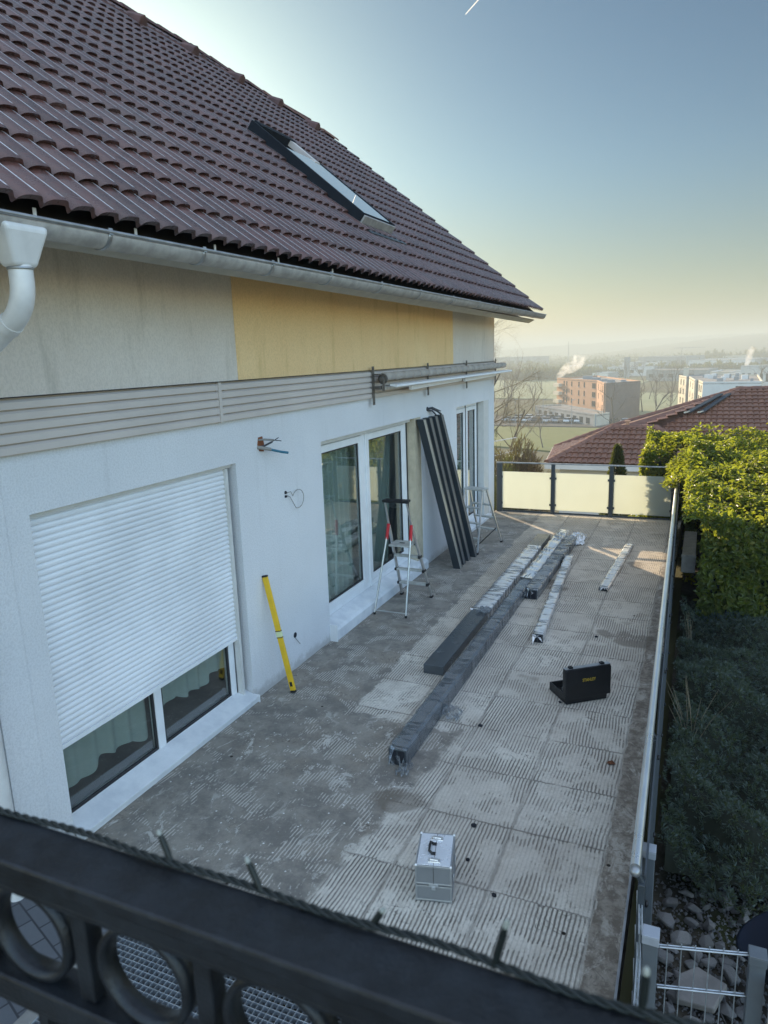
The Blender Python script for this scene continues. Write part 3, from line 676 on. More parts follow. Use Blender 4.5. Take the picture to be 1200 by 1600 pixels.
# ------------------------------------------------------------------ windows and terrace doors
def frame_rect(b, x0, x1, y0, y1, z0, z1, w):
    b.box(x0, x1, y0, y0 + w, z0, z1); b.box(x0, x1, y1 - w, y1, z0, z1); b.box(x0, x1, y0 + w, y1 - w, z1 - w, z1); b.box(x0, x1, y0 + w, y1 - w, z0, z0 + w)
def curtain(name, x, y0, y1, z0, z1, mat, parent, amp=.03, per=.14, hem=0.0, slant=None):
    ny, nz = int((y1 - y0) / .012), 24; V = []
    for j in range(nz + 1):
        f = j / nz
        for i in range(ny + 1):
            y = y0 + (y1 - y0) * i / ny
            zb = z0 + hem * math.sin(y * 9.0) + hem * .6 * math.sin(y * 23 + 1)
            yy = y + (slant * (1 - f) if slant else 0)
            V.append((x + amp * math.sin(y * 2 * math.pi / per + .7 * math.sin(y * 5)) * (.5 + .5 * (1 - f)), yy, zb + (z1 - zb) * f))
    F = [(j * (ny + 1) + i, j * (ny + 1) + i + 1, (j + 1) * (ny + 1) + i + 1, (j + 1) * (ny + 1) + i) for j in range(nz) for i in range(ny)]
    inv = mw(parent).inverted(); V = [tuple(inv @ Vector(v)) for v in V]
    return link_mesh(name, np_mesh(name, V, F, True), mat, parent)
# near terrace door with its roller shutter three quarters down
y0, y1, z0, z1 = W1[0], W1[1], .04, 2.31
b = MB(); xo = WX - .12; frame_rect(b, xo - .07, xo, y0 + .002, y1 - .09, z0 + .002, 2.2, .075); b.box(xo - .068, xo + .002, 4.07, 4.15, z0 + .077, 2.12)
w1 = hb('terrace_door', b, M['pvc'], bevel=.006)
for a, c in ((y0 + .077, 4.07), (4.15, y1 - .165)):
    b = MB(); frame_rect(b, xo - .03, xo - .012, a, c, z0 + .077, 2.12, .022); hb('seal', b, M['seal'], w1)
    b = MB(); b.box(xo - .034, xo - .030, a + .01, c - .01, z0 + .09, 2.115); hb('pane', b, M['glass'], w1)
for ya in (y0 + .001, y1 - .088):
    b = MB(); b.box(WX - .11, WX - .052, ya, ya + .03, .07, 2.27); hb('guide_rail', b, M['pvc_shadow'], w1)
b = MB(); b.box(WX - .100, WX - .062, y1 - .0575, y1 - .052, .07, 2.31); hb('gap', b, M['seal'], w1)
b = MB(); zs = .685; k = 0; P = []
while zs + .0425 * k < 2.26:
    z = zs + .0425 * k; P += [(WX - .092, z + .001), (WX - .081, z + .003), (WX - .0755, z + .013), (WX - .0745, z + .025), (WX - .079, z + .036), (WX - .092, z + .042)]; k += 1
vs = [(x, y, z) for y in (y0 + .025, y1 - .085) for (x, z) in P]; n = len(P)
b.add(vs, [(i, i + 1, n + i + 1, n + i) for i in range(n - 1)]); b.box(WX - .094, WX - .07, y0 + .026, y1 - .086, .655, .6855)
hb('roller_shutter', b, M['shutter'], w1, fix=False)
b = MB(); b.box(WX - .13, WX - .05, y0 + .002, y1 - .002, 2.275, 2.309); hb('shutter_box', b, M['pvc_shadow'], w1)
b = MB(); b.prism([(WX - .118, y0 + .01, .115), (WX - .118, y0 + .01, .042), (WX + .062, y0 + .01, .042), (WX + .062, y0 + .01, .062)], (0, y1 - y0 - .01, 0)); b.prism([(WX + .0, y0 + .011, .004), (WX + .05, y0 + .011, .004), (WX + .05, y0 + .011, .0415), (WX, y0 + .011, .0415)], (0, y1 - y0 - .012, 0))
hb('sill', b, M['sill'], w1, bevel=.003)
b = MB(); b.box(WX - .04, WX + .064, y1 + .0005, y1 + .012, .0, .075); hb('sill_end', b, M['pvc'], w1)
curtain('curtain', WX - .225, 3.1, 4.06, .27, 2.2, M['sheer'], w1, .024, .19, .035); curtain('curtain', WX - .225, 4.16, 5.12, .36, 2.2, M['sheer'], w1, .022, .15, .03)
# middle terrace door, sliding leaves
y0, y1, z0, z1 = W2[0], W2[1], .04, 2.31; xo = WX - .13
b = MB(); frame_rect(b, xo - .08, xo, y0 + .002, 9.60, .20, z1 - .002, .07); b.box(xo - .079, xo + .003, 8.10, 8.19, .27, 2.24)
w2 = hb('terrace_door', b, M['pvc'], bevel=.006)
b = MB(); b.box(xo + .003, xo + .008, 8.205, 8.225, .22, 2.30); b.box(xo + .001, xo + .006, 9.605, 9.63, .2, 2.30); hb('gap', b, M['seal'], w2)
for a, c, dx in ((y0 + .074, 8.098, .0), (8.245, 9.53, -.012)):
    b = MB(); frame_rect(b, xo - .05 + dx, xo + .012 + dx, a, c, .272, 2.235, .085); lf = hb('door_leaf', b, M['pvc'], w2, bevel=.008)
    b = MB(); frame_rect(b, xo - .02 + dx, xo - .006 + dx, a + .086, c - .086, .358, 2.149, .016); hb('seal', b, M['seal'], w2)
    b = MB(); b.box(xo - .026 + dx, xo - .021 + dx, a + .09, c - .09, .362, 2.145); hb('pane', b, M['glass'], w2)
b = MB(); b.box(xo - .02, xo + .02, 8.19, 8.24, .21, 2.30); hb('mullion', b, M['pvc'], w2, bevel=.01)
b = MB(); b.box(xo - .02, WX - .06, y0 + .003, 9.6, 2.262, 2.306); hb('shutter_slot', b, M['pvc_shadow'], w2)
b = MB(); b.box(WX - .125, WX - .004, 9.635, 9.8785, .04, 2.3085); hb('reveal', b, M['beige_reveal'], w2)
b = MB(); b.prism([(WX - .20, y0 + .006, .199), (WX - .20, y0 + .006, .002), (WX + .085, y0 + .006, .002), (WX + .085, y0 + .006, .125), (WX + .05, y0 + .006, .15), (WX - .12, y0 + .006, .199)], (0, 9.86 - y0, 0)); hb('threshold', b, M['sill'], w2, bevel=.006)
b = MB(); b.box(WX - .11, WX + .092, y0 - .012, y0 + .004, .0, .20); hb('sill_end', b, M['pvc'], w2)
curtain('curtain', WX - .29, 7.0, 8.05, .16, 2.25, M['sheer'], w2, .035, .13); curtain('drape', WX - .34, 8.62, 9.5, .12, 2.25, M['drape'], w2, .04, .16, 0, -.30)
curtain('curtain', WX - .44, 8.3, 9.5, .16, 2.25, M['drape'], w2, .03, .2)
# far terrace door
y0, y1 = W3[0], W3[1]; xo = WX - .13
b = MB(); frame_rect(b, xo - .07, xo, y0 + .002, 13.2, .06, 2.303, .06); b.box(xo - .069, xo + .005, 12.42, 12.52, .12, 2.24)
w3 = hb('terrace_door', b, M['pvc'], bevel=.006)
for a, c in ((y0 + .065, 12.415), (12.525, 13.135)):
    b = MB(); frame_rect(b, xo - .04, xo + .012, a, c, .125, 2.24, .07); hb('door_leaf', b, M['pvc'], w3, bevel=.006)
    b = MB(); b.box(xo - .022, xo - .017, a + .072, c - .072, .197, 2.168); hb('pane', b, M['glass'], w3)
    b = MB(); frame_rect(b, xo - .016, xo - .004, a + .0705, c - .0705, .1955, 2.1695, .014); hb('seal', b, M['seal'], w3)
b = MB(); b.box(xo + .0, xo + .012, 12.455, 12.475, .12, 2.29); b.box(xo - .06, xo + .004, 13.202, 13.235, .06, 2.30); hb('gap', b, M['seal'], w3)
b = MB(); b.box(WX - .125, WX - .003, 13.24, 13.568, .04, 2.3085); hb('reveal', b, M['pvc_shadow'], w3)
b = MB(); b.prism([(WX - .13, y0 + .004, .10), (WX - .13, y0 + .004, .002), (WX + .07, y0 + .004, .002), (WX + .07, y0 + .004, .055)], (0, y1 - y0 - .01, 0)); hb('sill', b, M['sill'], w3, bevel=.004)
curtain('curtain', WX - .4, 11.7, 12.4, .12, 2.25, M['sheer'], w3, .03, .12); curtain('curtain', WX - .4, 12.55, 13.2, .12, 2.25, M['sheer'], w3, .03, .12)
b = MB(); b.box(WX - .0005, WX + .012, 10.80, 10.88, .36, .44); sk = hb('socket', b, M['pvc'], bevel=.004)
b = MB(); b.lathe([(.026, 0), (.026, .006)], (WX + .0125, 10.84, .40), (1, 0, 0), 14); hb('socket_cover', b, M['pvc_shadow'], sk)

# ------------------------------------------------------------------ things fixed to the facade
aw = thing('awning', 'rolled up awning with pale cloth roller on brackets above the far terrace doors', 'awning', (WX + .06, 11.0, 2.6))
for y in (8.12, 10.06, 11.97, 13.86):
    b = MB(); b.box(WX + .058, WX + .066, y - .03, y + .03, 2.61, 3.08); b.box(WX + .066, WX + .17, y - .022, y + .022, 2.80, 2.84); b.box(WX + .066, WX + .17, y - .022, y + .022, 2.975, 2.99)
    for z in (2.64, 3.05): b.lathe([(.011, 0), (.011, .008)], (WX + .066, y, z), (1, 0, 0), 8)
    b.build('bracket', M['awning_metal'], aw, True, bevel=.002)
b = MB(); pr = []
yy = 8.2
while yy < 13.98:
    pr += [(.052, yy), (.055, yy + .10), (.052, yy + .28), (.043, yy + .29), (.043, yy + .312)]; yy += .313
b.lathe([(r, y - 8.2) for r, y in pr], (WX + .165, 8.2, 2.95), (0, 1, 0), 20); b.build('roller', M['awning_cloth'], aw, True)
b = MB(); b.lathe([(.064, 0), (.064, .02), (.05, .03)], (WX + .165, 8.17, 2.925), (0, 1, 0), 20); b.lathe([(.03, 0), (.03, .05)], (WX + .165, 8.125, 2.925), (0, 1, 0), 12); b.bar((WX + .2, 8.13, 2.93), (WX + .19, 8.13, 2.78), .02, .03, (0, 1, 0)); b.build('gear', M['awning_metal'], aw, True, bevel=.003)
b = MB(); b.prism([(WX + .24, 8.22, 2.838), (WX + .335, 8.22, 2.818), (WX + .345, 8.22, 2.83), (WX + .335, 8.22, 2.850), (WX + .24, 8.22, 2.862)], (0, 5.83, 0)); b.build('front_bar', M['pvc'], aw, True, bevel=.004)
for ya, yb in ((9.0, 11.3), (11.4, 13.4)):
    b = MB(); b.bar((WX + .20, ya, 2.775), (WX + .17, yb, 2.79), .045, .055); b.build('folding_arm', M['pvc'], aw, True, bevel=.006)
b = MB(); b.box(WX + .12, WX + .16, 8.16, 13.9, 2.79, 2.83); b.build('support_tube', M['alu_dull'], aw, True, bevel=.003)

cb = thing('cable_outlet', 'broken out wall hole with brick showing and cut grey and blue cables', 'cable outlet', (WX, 5.66, 2.42))
b = MB(); b.prism([(WX - .02, 5.625, 2.365), (WX - .02, 5.70, 2.355), (WX - .02, 5.715, 2.42), (WX - .02, 5.69, 2.50), (WX - .02, 5.62, 2.495), (WX - .02, 5.60, 2.43)], (.0225, 0, 0)); b.build('hole', M['brick_hole'], cb, True)
for nm, m, pts, r in (('cable', 'grey_cable', [(WX - .01, 5.62, 2.47), (WX + .05, 5.65, 2.475), (WX + .10, 5.73, 2.462)], .009), ('cable', 'cable', [(WX + .09, 5.72, 2.463), (WX + .14, 5.80, 2.445)], .004),
                      ('cable', 'cable', [(WX - .01, 5.60, 2.40), (WX + .05, 5.64, 2.415), (WX + .09, 5.72, 2.445)], .009), ('cable', 'cable', [(WX + .085, 5.715, 2.443), (WX + .13, 5.77, 2.48)], .004),
                      ('conduit', 'grey_cable', [(WX - .02, 5.60, 2.405), (WX + .035, 5.62, 2.40), (WX + .08, 5.70, 2.375)], .017), ('cable', 'blue_cable', [(WX + .07, 5.69, 2.378), (WX + .13, 5.80, 2.34), (WX + .17, 5.86, 2.325)], .012)):
    b = MB(); b.tube(pts, r, 8); b.build(nm, M[m], cb, True)
cb = thing('cable_outlet', 'black cable ends hanging from the wall above the leaning dark beams', 'cable outlet', (WX, 10.2, 2.38))
for pts, r in (([(WX - .01, 10.16, 2.40), (WX + .05, 10.2, 2.41), (WX + .10, 10.32, 2.36), (WX + .12, 10.45, 2.30)], .016), ([(WX - .01, 10.16, 2.38), (WX + .06, 10.22, 2.37), (WX + .08, 10.33, 2.30)], .012), ([(WX, 10.16, 2.40), (WX + .05, 10.25, 2.42), (WX + .09, 10.52, 2.34)], .008)):
    b = MB(); b.tube(pts, r, 8); b.build('cable', M['cable'], cb, True)
b = MB(); b.lathe([(.035, 0), (.032, .012)], (WX - .004, 10.16, 2.40), (1, 0, 0), 10); b.build('hole', M['dark_hole'], cb, True)
wl = thing('wire_loop', 'thin grey wire loop hanging out of a small hole in the white wall', 'wire', (WX, 6.04, 1.88))
b = MB(); pts = [(WX, 6.05, 1.885), (WX + .03, 6.09, 1.895)]
for i in range(15):
    a = rad(150 - i * 19); pts.append((WX + .04, 6.21 + .115 * math.cos(a), 1.80 + .095 * math.sin(a)))
pts += [(WX + .02, 6.09, 1.84), (WX + .003, 6.045, 1.865)]
b.tube(pts, .0038, 6); b.build('wire', M['grey_cable'], wl, True)
b = MB(); b.lathe([(.018, 0), (.014, .015)], (WX - .002, 6.035, 1.895), (1, 0, 0), 8); b.lathe([(.014, 0), (.01, .02)], (WX - .002, 6.03, 1.855), (1, 0, 0), 8); b.build('hole', M['dark_hole'], wl, True)
dh = thing('drill_hole', 'dark round hole low in the white wall with a thin wire end hanging below', 'wall hole', (WX, 6.05, .36))
b = MB(); b.lathe([(.030, -.01), (.030, .003), (.024, .0035)], (WX, 6.05, .365), (1, 0, 0), 14); b.build('hole', M['dark_hole'], dh, True)
b = MB(); b.tube([(WX, 6.04, .345), (WX + .02, 6.07, .29), (WX + .025, 6.10, .25)], .0035, 6); b.build('wire', M['grey_cable'], dh, True)
# ------------------------------------------------------------------ railings of the terrace
er = thing('glass_railing', 'railing of three frosted cream glass panels at the far end of the terrace', 'railing', (-2.05, 14.1, 0))
px_ = [-3.70, -2.615, -1.505, -.375]
for i, x in enumerate(px_):
    b = MB(); w = .035 if 0 < i < 3 else .055
    b.box(x - w, x + w, 14.07, 14.13, -.2, 1.0); b.build('post', M['anthracite_edge'], er, True, bevel=.004)
for a, c in zip(px_, px_[1:]):
    b = MB(); b.box(a + .045, c - .045, 14.094, 14.104, .075, .83); g = b.build('glass_panel', M['frosted'], er, True, bevel=.001)
    b = MB()
    for x in (a + .048, c - .048):
        for z in (.18, .72): b.box(x - .02, x + .02, 14.088, 14.11, z - .02, z + .02)
    b.build('clamp', M['anthracite_edge'], g, True)
b = MB(); b.box(-3.76, -.30, 14.065, 14.135, 1.0005, 1.022); b.build('handrail', M['zinc'], er, True, bevel=.004)
b = MB(); b.box(-3.64, -.44, 14.11, 14.125, -.05, .03); b.build('bottom_rail', M['anthracite_edge'], er, True)

sr = thing('side_railing', 'long side railing with a bright steel tube above grey panels along the garden', 'railing', (-.2, 8.5, 0))
def rx(y): return -.155 - (y - 2.92) * .0157
b = MB(); b.tube([(rx(2.93), 2.93, .93), (rx(8), 8, .93), (rx(14.04), 14.04, .93)], .0225, 16); hr = b.build('handrail', M['steel'], sr, True)
b = MB(); b.lathe([(.024, 0), (.024, .03), (.012, .045)], (rx(2.94), 2.96, .93), (0, -1, 0), 16); b.build('end_cap', M['zinc'], hr, True)
for y in (2.98, 4.28, 5.58, 6.88, 8.18, 9.48, 10.78, 12.08, 13.4):
    b = MB(); x = rx(y) + .030; b.box(x - .015, x + .015, y - .035, y + .035, -.32, .86); b.bar((x, y, .855), (rx(y), y, .905), .02, .03, (0, 1, 0))
    b.build('post', M['anthracite_edge'], sr, True, bevel=.003)
    for z in (-.22, .15, .70): b = MB(); b.lathe([(.016, 0), (.016, .01), (.007, .014)], (x + .016, y + .055, z), (1, 0, 0), 8); b.build('bolt', M['black_plastic'], sr, True)
for ya, yb in zip((2.98, 4.28, 5.58, 6.88, 8.18, 9.48, 10.78, 12.08), (4.28, 5.58, 6.88, 8.18, 9.48, 10.78, 12.08, 13.4)):
    b = MB(); xa, xb = rx(ya) + .038, rx(yb) + .038
    b.prism([(xa, ya + .01, -.28), (xb, yb - .01, -.28), (xb, yb - .01, .885), (xa, ya + .01, .885)], (.008, 0, 0)); b.build('panel', M['frosted_grey'], sr, True)
b = MB(); b.prism([(-.235, 2.9, .0), (-.222, 2.9, .0), (-.222, 2.9, .012), (-.235, 2.9, .012)], (-.10, 11.1, 0)); b.build('edge_trim', M['zinc'], sr, True)

# ------------------------------------------------------------------ wire mesh fence by the rocks
def fpost(x, y, zt, label, dark=False):
    t = thing('fence_post', label, 'fence post', (x, y, -.72), 0, 'posts of the wire mesh fence')
    b = MB(); b.box(-.03, .03, -.03, .03, 0, zt + .72 - .03); b.build('post', M['grey_paint'], t, bevel=.004)
    b = MB(); b.box(-.034, .034, -.034, .034, zt + .72 - .045, zt + .72 - .008); b.prism([(-.034, -.034, zt + .72 - .0085), (.034, -.034, zt + .72 - .0085), (.034, .034, zt + .72 - .0085), (-.034, .034, zt + .72 - .0085)], (0, 0, .006)); b.build('cap', M['grey_paint' if dark else 'cap_grey'], t, bevel=.006)
fpost(-.116, 3.31, .80, 'grey fence post with pale cap standing closest to the end of the steel handrail')
fpost(-.07, 2.735, .825, 'grey fence post with pale cap where the wire mesh panel meets the railing side')
fpost(.335, 2.83, .78, 'grey fence post with dark cap at the outer end of the wire mesh panel', True)
def mesh_panel(p, q, zt, zb, label, step=.05, rods=.2):
    t = thing('mesh_panel', label, 'fence panel', ((p[0] + q[0]) / 2, (p[1] + q[1]) / 2, zb), 0)
    p3, q3 = Vector((p[0], p[1], 0)), Vector((q[0], q[1], 0)); d = (q3 - p3); L = d.length; d.normalize(); nrm = Vector((-d.y, d.x, 0)) * .006
    b = MB(); z = zt - .03
    while z > zb:
        b = MB()
        for s in (-1, 1): b.tube([p3 + nrm * s + Vector((0, 0, z)), q3 + nrm * s + Vector((0, 0, z))], .0038, 6)
        b.build('double_rod', M['galv'], t, True); z -= rods
    b = MB(); x = step * .6
    while x < L: b = MB(); c = p3 + d * x; b.tube([c + Vector((0, 0, zb)), c + Vector((0, 0, zt - .012))], .0026, 6); b.build('upright_rod', M['galv'], t, True); x += step
mesh_panel((-.036, 2.738), (.30, 2.825), .79, -.6, 'galvanised double rod mesh panel across the rock heap between two posts', .055)
mesh_panel((-.152, 3.28), (-.112, 2.77), .79, -.6, 'galvanised mesh panel seen edge on beside the end of the steel handrail', .05)
mesh_panel((-.112, 2.70), (-.09, 2.0), .74, -.6, 'galvanised mesh panel seen edge on running back towards the balcony', .05)
gt = thing('garden_gate', 'grey garden gate with pale top bar beside the dark capped fence post', 'gate', (.8, 2.8, -.7))
b = MB(); b.box(.375, 1.3, 2.73, 2.77, .66, .71); b.build('top_bar', M['cap_grey'], gt, True, bevel=.006)
b = MB(); b.box(.38, 1.3, 2.74, 2.76, -.68, .655); b.build('gate_panel', M['zinc_old'], gt, True)

# ------------------------------------------------------------------ tools and material on the terrace
lv = thing('spirit_level', 'yellow spirit level leaning against the white wall', 'spirit level', (-3.52, 5.51, 0))
p, q = Vector((-3.50, 5.51, .012)), Vector((-3.755, 5.53, 1.18)); d = (q - p)
b = MB(); b.bar(p + d * .02, q - d * .015, .055, .026, (0, -1, 0.2))
body = b.build('body', M['yellow_paint'], lv, True, bevel=.004)
for a, c in ((0, .02), (.985, 1.0)):
    b = MB(); b.bar(p + d * a, p + d * c, .057, .028, (0, -1, 0.2)); b.build('end_cap', M['black_plastic'], lv, True, bevel=.003)
b = MB(); b.bar(p + d * .48, p + d * .525, .057, .03, (0, -1, .2)); b.build('vial', M['vial'], lv, True, bevel=.002)
for a in (.472, .527):
    b = MB(); b.bar(p + d * a, p + d * (a + .006), .058, .031, (0, -1, .2)); b.build('vial_rim', M['black_plastic'], lv, True)
b = MB(); b.bar(p + d * .055, p + d * .095, .03, .029, (0, -1, .2)); b.build('plumb_vial', M['black_plastic'], lv, True, bevel=.003)

l1 = thing('step_ladder', 'aluminium step ladder with black top handle and red hinges', 'step ladder', (-3.43, 8.18, 0))
Hn = {}
for sgn, nm in ((-1, 'L'), (1, 'R')):
    fx, hx, tx = -3.445 + sgn * .215, -3.405 + sgn * .155, -3.405 + sgn * .145
    foot_f, foot_r = Vector((fx, 7.775, 0)), Vector((fx + .04, 8.60, 0)); hin = Vector((hx, 8.10, 1.085)); top = Vector((tx, 7.965, 1.435))
    Hn[nm] = (foot_f, foot_r, hin, top)
    b = MB(); b.tube([foot_f + Vector((0, 0, .02)), hin + Vector((0, -.02, 0))], .0125, 10); leg = b.build('front_leg', M['alu'], l1, True)
    b = MB(); b.lathe([(.016, 0), (.017, .028), (.014, .03)], foot_f, (0, 0, 1), 10); b.build('foot', M['black_plastic'], leg, True)
    b = MB(); b.bar(foot_r + Vector((0, 0, .02)), hin, .022, .05, (0, 1, 0)); b.tube([hin, top], .0125, 10); leg = b.build('step_rail', M['alu'], l1, True, bevel=.003)
    b = MB(); b.box(foot_r.x - .018, foot_r.x + .018, foot_r.y - .03, foot_r.y + .03, 0, .03); b.build('foot', M['black_plastic'], leg, True, bevel=.004)
    dd = (foot_f - hin).normalized(); b = MB(); b.bar(hin + Vector((0, -.015, .035)), hin + dd * .17 + Vector((0, -.01, 0)), .034, .036, (0, 1, 0)); b.build('hinge', M['red_plastic'], l1, True, bevel=.008)
def lerp4(nm, f): a = Hn[nm]; return a[1].lerp(a[2], f)
for f in (.20, .40, .60):
    a, c = lerp4('L', f), lerp4('R', f); b = MB(); b.box(a.x + .008, c.x - .008, a.y - .05, a.y + .03, a.z - .012, a.z + .012); s_ = b.build('step', M['alu_dull'], l1, True, bevel=.004)
    b = MB(); b.box(a.x - .016, a.x + .012, a.y - .055, a.y + .035, a.z - .018, a.z + .016); b.box(c.x - .012, c.x + .016, c.y - .055, c.y + .035, c.z - .018, c.z + .016); b.build('bracket', M['black_plastic'], s_, True, bevel=.003)
b = MB(); b.box(-3.545, -3.265, 8.02, 8.275, .835, .86); pf = b.build('platform', M['alu_dull'], l1, True, bevel=.006)
b = MB(); b.box(-3.44, -3.37, 8.13, 8.16, .8605, .863); b.build('grip_hole', M['dark_hole'], pf, True)
b = MB(); b.tube([(-3.58, 7.965, 1.435), (-3.23, 7.965, 1.435)], .02, 10); b.box(-3.575, -3.235, 7.94, 8.05, 1.425, 1.455); b.box(-3.52, -3.29, 7.925, 7.95, 1.44, 1.472); b.build('tray_handle', M['black_plastic'], l1, True, bevel=.008)
b = MB(); b.tube([Hn['L'][0] + Vector((.01, .01, .05)), Hn['R'][0] + Vector((-.01, .01, .05))], .009, 8); b.build('cross_bar', M['alu'], l1, True)
b = MB(); b.tube([Vector((-3.27, 8.22, .84)), Vector((-3.245, 8.33, .72)), Vector((-3.24, 8.36, .60))], .008, 8); b.build('strut', M['black_plastic'], l1, True)

l2 = thing('step_ladder', 'plain aluminium folding ladder with treads on both sides near the glass railing', 'step ladder', (-3.33, 11.33, 0))
A_, B_ = (Vector((-3.62, 10.93, 0)), Vector((-3.20, 10.81, 0))), (Vector((-3.47, 11.83, 0)), Vector((-3.03, 11.68, 0)))
TA, TB = (Vector((-3.56, 11.33, .965)), Vector((-3.24, 11.24, .965))), (Vector((-3.52, 11.45, .965)), Vector((-3.20, 11.36, .965)))
for (f0, f1), (t0, t1) in ((A_, TA), (B_, TB)):
    for f, t in ((f0, t0), (f1, t1)):
        b = MB(); b.bar(f + Vector((0, 0, .02)), t, .022, .045, (0, 1, 0)); leg = b.build('leg', M['alu'], l2, True, bevel=.003)
        b = MB(); b.box(f.x - .018, f.x + .018, f.y - .03, f.y + .03, 0, .03); b.build('foot', M['black_plastic'], leg, True, bevel=.004)
    for k in (.24, .48, .72):
        a, c = f0.lerp(t0, k), f1.lerp(t1, k); b = MB(); b.bar(a, c, .075, .022); b.build('tread', M['alu_dull'], l2, True, bevel=.003)
b = MB(); b.bar((-3.565, 11.40, .982), (-3.20, 11.295, .982), .20, .03); b.build('top_platform', M['alu_dull'], l2, True, bevel=.006)
b = MB(); b.bar(B_[1].lerp(TB[1], .27) + Vector((-.03, 0, 0)), A_[1].lerp(TA[1], .12) + Vector((-.03, 0, 0)), .006, .02, (0, 0, 1)); b.build('spreader', M['black_plastic'], l2, True)

# dark aluminium profiles leaning on the wall
lean = [(10.02, -.28, -3.275, .13, 'nearest of the dark aluminium profiles leaning on the wall'), (10.24, -.25, -3.29, .12, 'second dark aluminium profile leaning on the wall from the black handled ladder'),
        (10.46, -.22, -3.28, .12, 'third dark aluminium profile leaning on the wall from the black handled ladder'), (10.70, -.19, -3.24, .11, 'dark aluminium profile leaning on the wall closest to the plain ladder')]
for y, dy, fx, w, lab in lean:
    t = thing('beam', lab, 'beam', (fx, y, 0), 0, 'dark profiles leaning against the wall')
    p = Vector((fx, y, .001)); q = Vector((WX + .062, y + dy, 2.285)); d = q - p; ax_ = Vector((1, 0, 0)); 
    b = MB(); vs = []
    for c, cut in ((p, .0), (q, .0)):
        for i, j in ((-1, -1), (1, -1), (1, 1), (-1, 1)): vs.append(c + Vector((i * .055, j * w / 2, 0)))
    b.add(vs, [(0, 3, 2, 1), (4, 5, 6, 7), (0, 1, 5, 4), (1, 2, 6, 5), (2, 3, 7, 6), (3, 0, 4, 7)]); b.build('profile', M['anthracite'], t, True, bevel=.004)
    b = MB(); vs = []
    for c in (p + d * .002, q - d * .002):
        for i, j in ((0, -.48), (.003, -.48), (.003, .12), (0, .12)): vs.append(c + Vector((.0555 + i, j * w, 0)))
    b.add(vs, [(0, 3, 2, 1), (4, 5, 6, 7), (0, 1, 5, 4), (1, 2, 6, 5), (2, 3, 7, 6), (3, 0, 4, 7)]); b.build('side_face', M['alu_edge'] if dy < -.26 else M['side_grey'], t, True)

def floor_beam(name, label, p, q, w, h, group, mat='anthracite', filmmat='film_clear', f0=.0, f1=1.0, lump=.006, ragged=True, ends=True):
    p, q = Vector((*p, 0)), Vector((*q, 0)); L = (q - p).length; ang = math.atan2(q.y - p.y, q.x - p.x)
    t = thing('beam', label, 'beam', tuple(p), ang, group)
    b = MB(); b.box(0, L, -w / 2, w / 2, 0.002, h); b.build('profile', M[mat], t, bevel=.004)
    if ends:
        b = MB(); b.box(-.003, .0005, -w / 2 + .01, -.004, .012, h - .012); b.box(-.003, .0005, .004, w / 2 - .01, .012, h - .012); b.build('end_opening', M['dark_hole'], t)
    n = max(24, int((f1 - f0) * L / .035)); V = []; rr = np.random.default_rng(int(abs(p.x * 1000 + p.y * 77)))
    prof = [(-1, .0), (-1, .35), (-1, .7), (-1, 1), (-.5, 1), (0, 1), (.5, 1), (1, 1), (1, .7), (1, .35), (1, 0)]
    for i in range(n + 1):
        x = (f0 + (f1 - f0) * i / n) * L
        sag = .5 + .5 * math.sin(x * 9 + math.sin(x * 23))
        for k, (a, c) in enumerate(prof):
            o = .003 + lump * (.5 + .5 * math.sin(x * 17 + a * 2 + 2 * math.sin(x * 41))) * (.3 + sag) * (1 if .2 < c else .3) 
            y = a * (w / 2 + o); z = max(.003, c * h + (o if c == 1 else 0))
            V.append((x, y, z))
    m = len(prof); F = [(i * m + k, i * m + k + 1, (i + 1) * m + k + 1, (i + 1) * m + k) for i in range(n) for k in range(m - 1)]
    link_mesh('film', np_mesh('film', V, F, True), M[filmmat], t)
    if ragged:
        for x0, s in ((f0 * L, -1), (f1 * L, 1)):
            b = MB()
            for k in range(4):
                a = rr.uniform(-.5, .5) * w; z = rr.uniform(.3, 1.1) * h; e = rr.uniform(.03, .09)
                b.add([(x0, a, z), (x0, a + rr.uniform(.02, .06), z + rr.uniform(-.02, .03)), (x0 + s * e, a + rr.uniform(-.03, .05), max(.004, z * rr.uniform(.1, .9)))], [(0, 1, 2)])
            b.build('film_shred', M[filmmat], t, fix=False)
    return t
G1 = 'wrapped aluminium profiles lying on the terrace'
floor_beam('beam', 'wide dark profile lying closest to the house, its far half under shiny film', (-2.36, 6.37), (-2.37, 12.05), .215, .10, G1, 'profile_grey', 'film_milky', .30, .86, .005, ends=False)
floor_beam('beam', 'longest film wrapped profile reaching closest to the silver case', (-2.065, 4.71), (-2.09, 12.28), .145, .14, G1, 'profile_grey', 'film_clear', .0, .62, .006)
floor_beam('beam', 'loosely wrapped profile alongside the far part of the longest one', (-1.925, 8.94), (-1.885, 11.9), .165, .13, G1, 'profile_grey', 'film_thin', .0, 1.0, .012)
floor_beam('beam', 'milky wrapped square profile lying at an angle in the middle of the terrace', (-1.535, 7.53), (-1.745, 10.85), .105, .10, G1, 'anthracite_edge', 'film_milky', .0, 1.0, .007)
floor_beam('beam', 'short flat wrapped profile lying alone nearer the side railing', (-1.075, 9.57), (-.955, 12.0), .115, .045, G1, 'anthracite_edge', 'film_milky', .0, 1.0, .004)
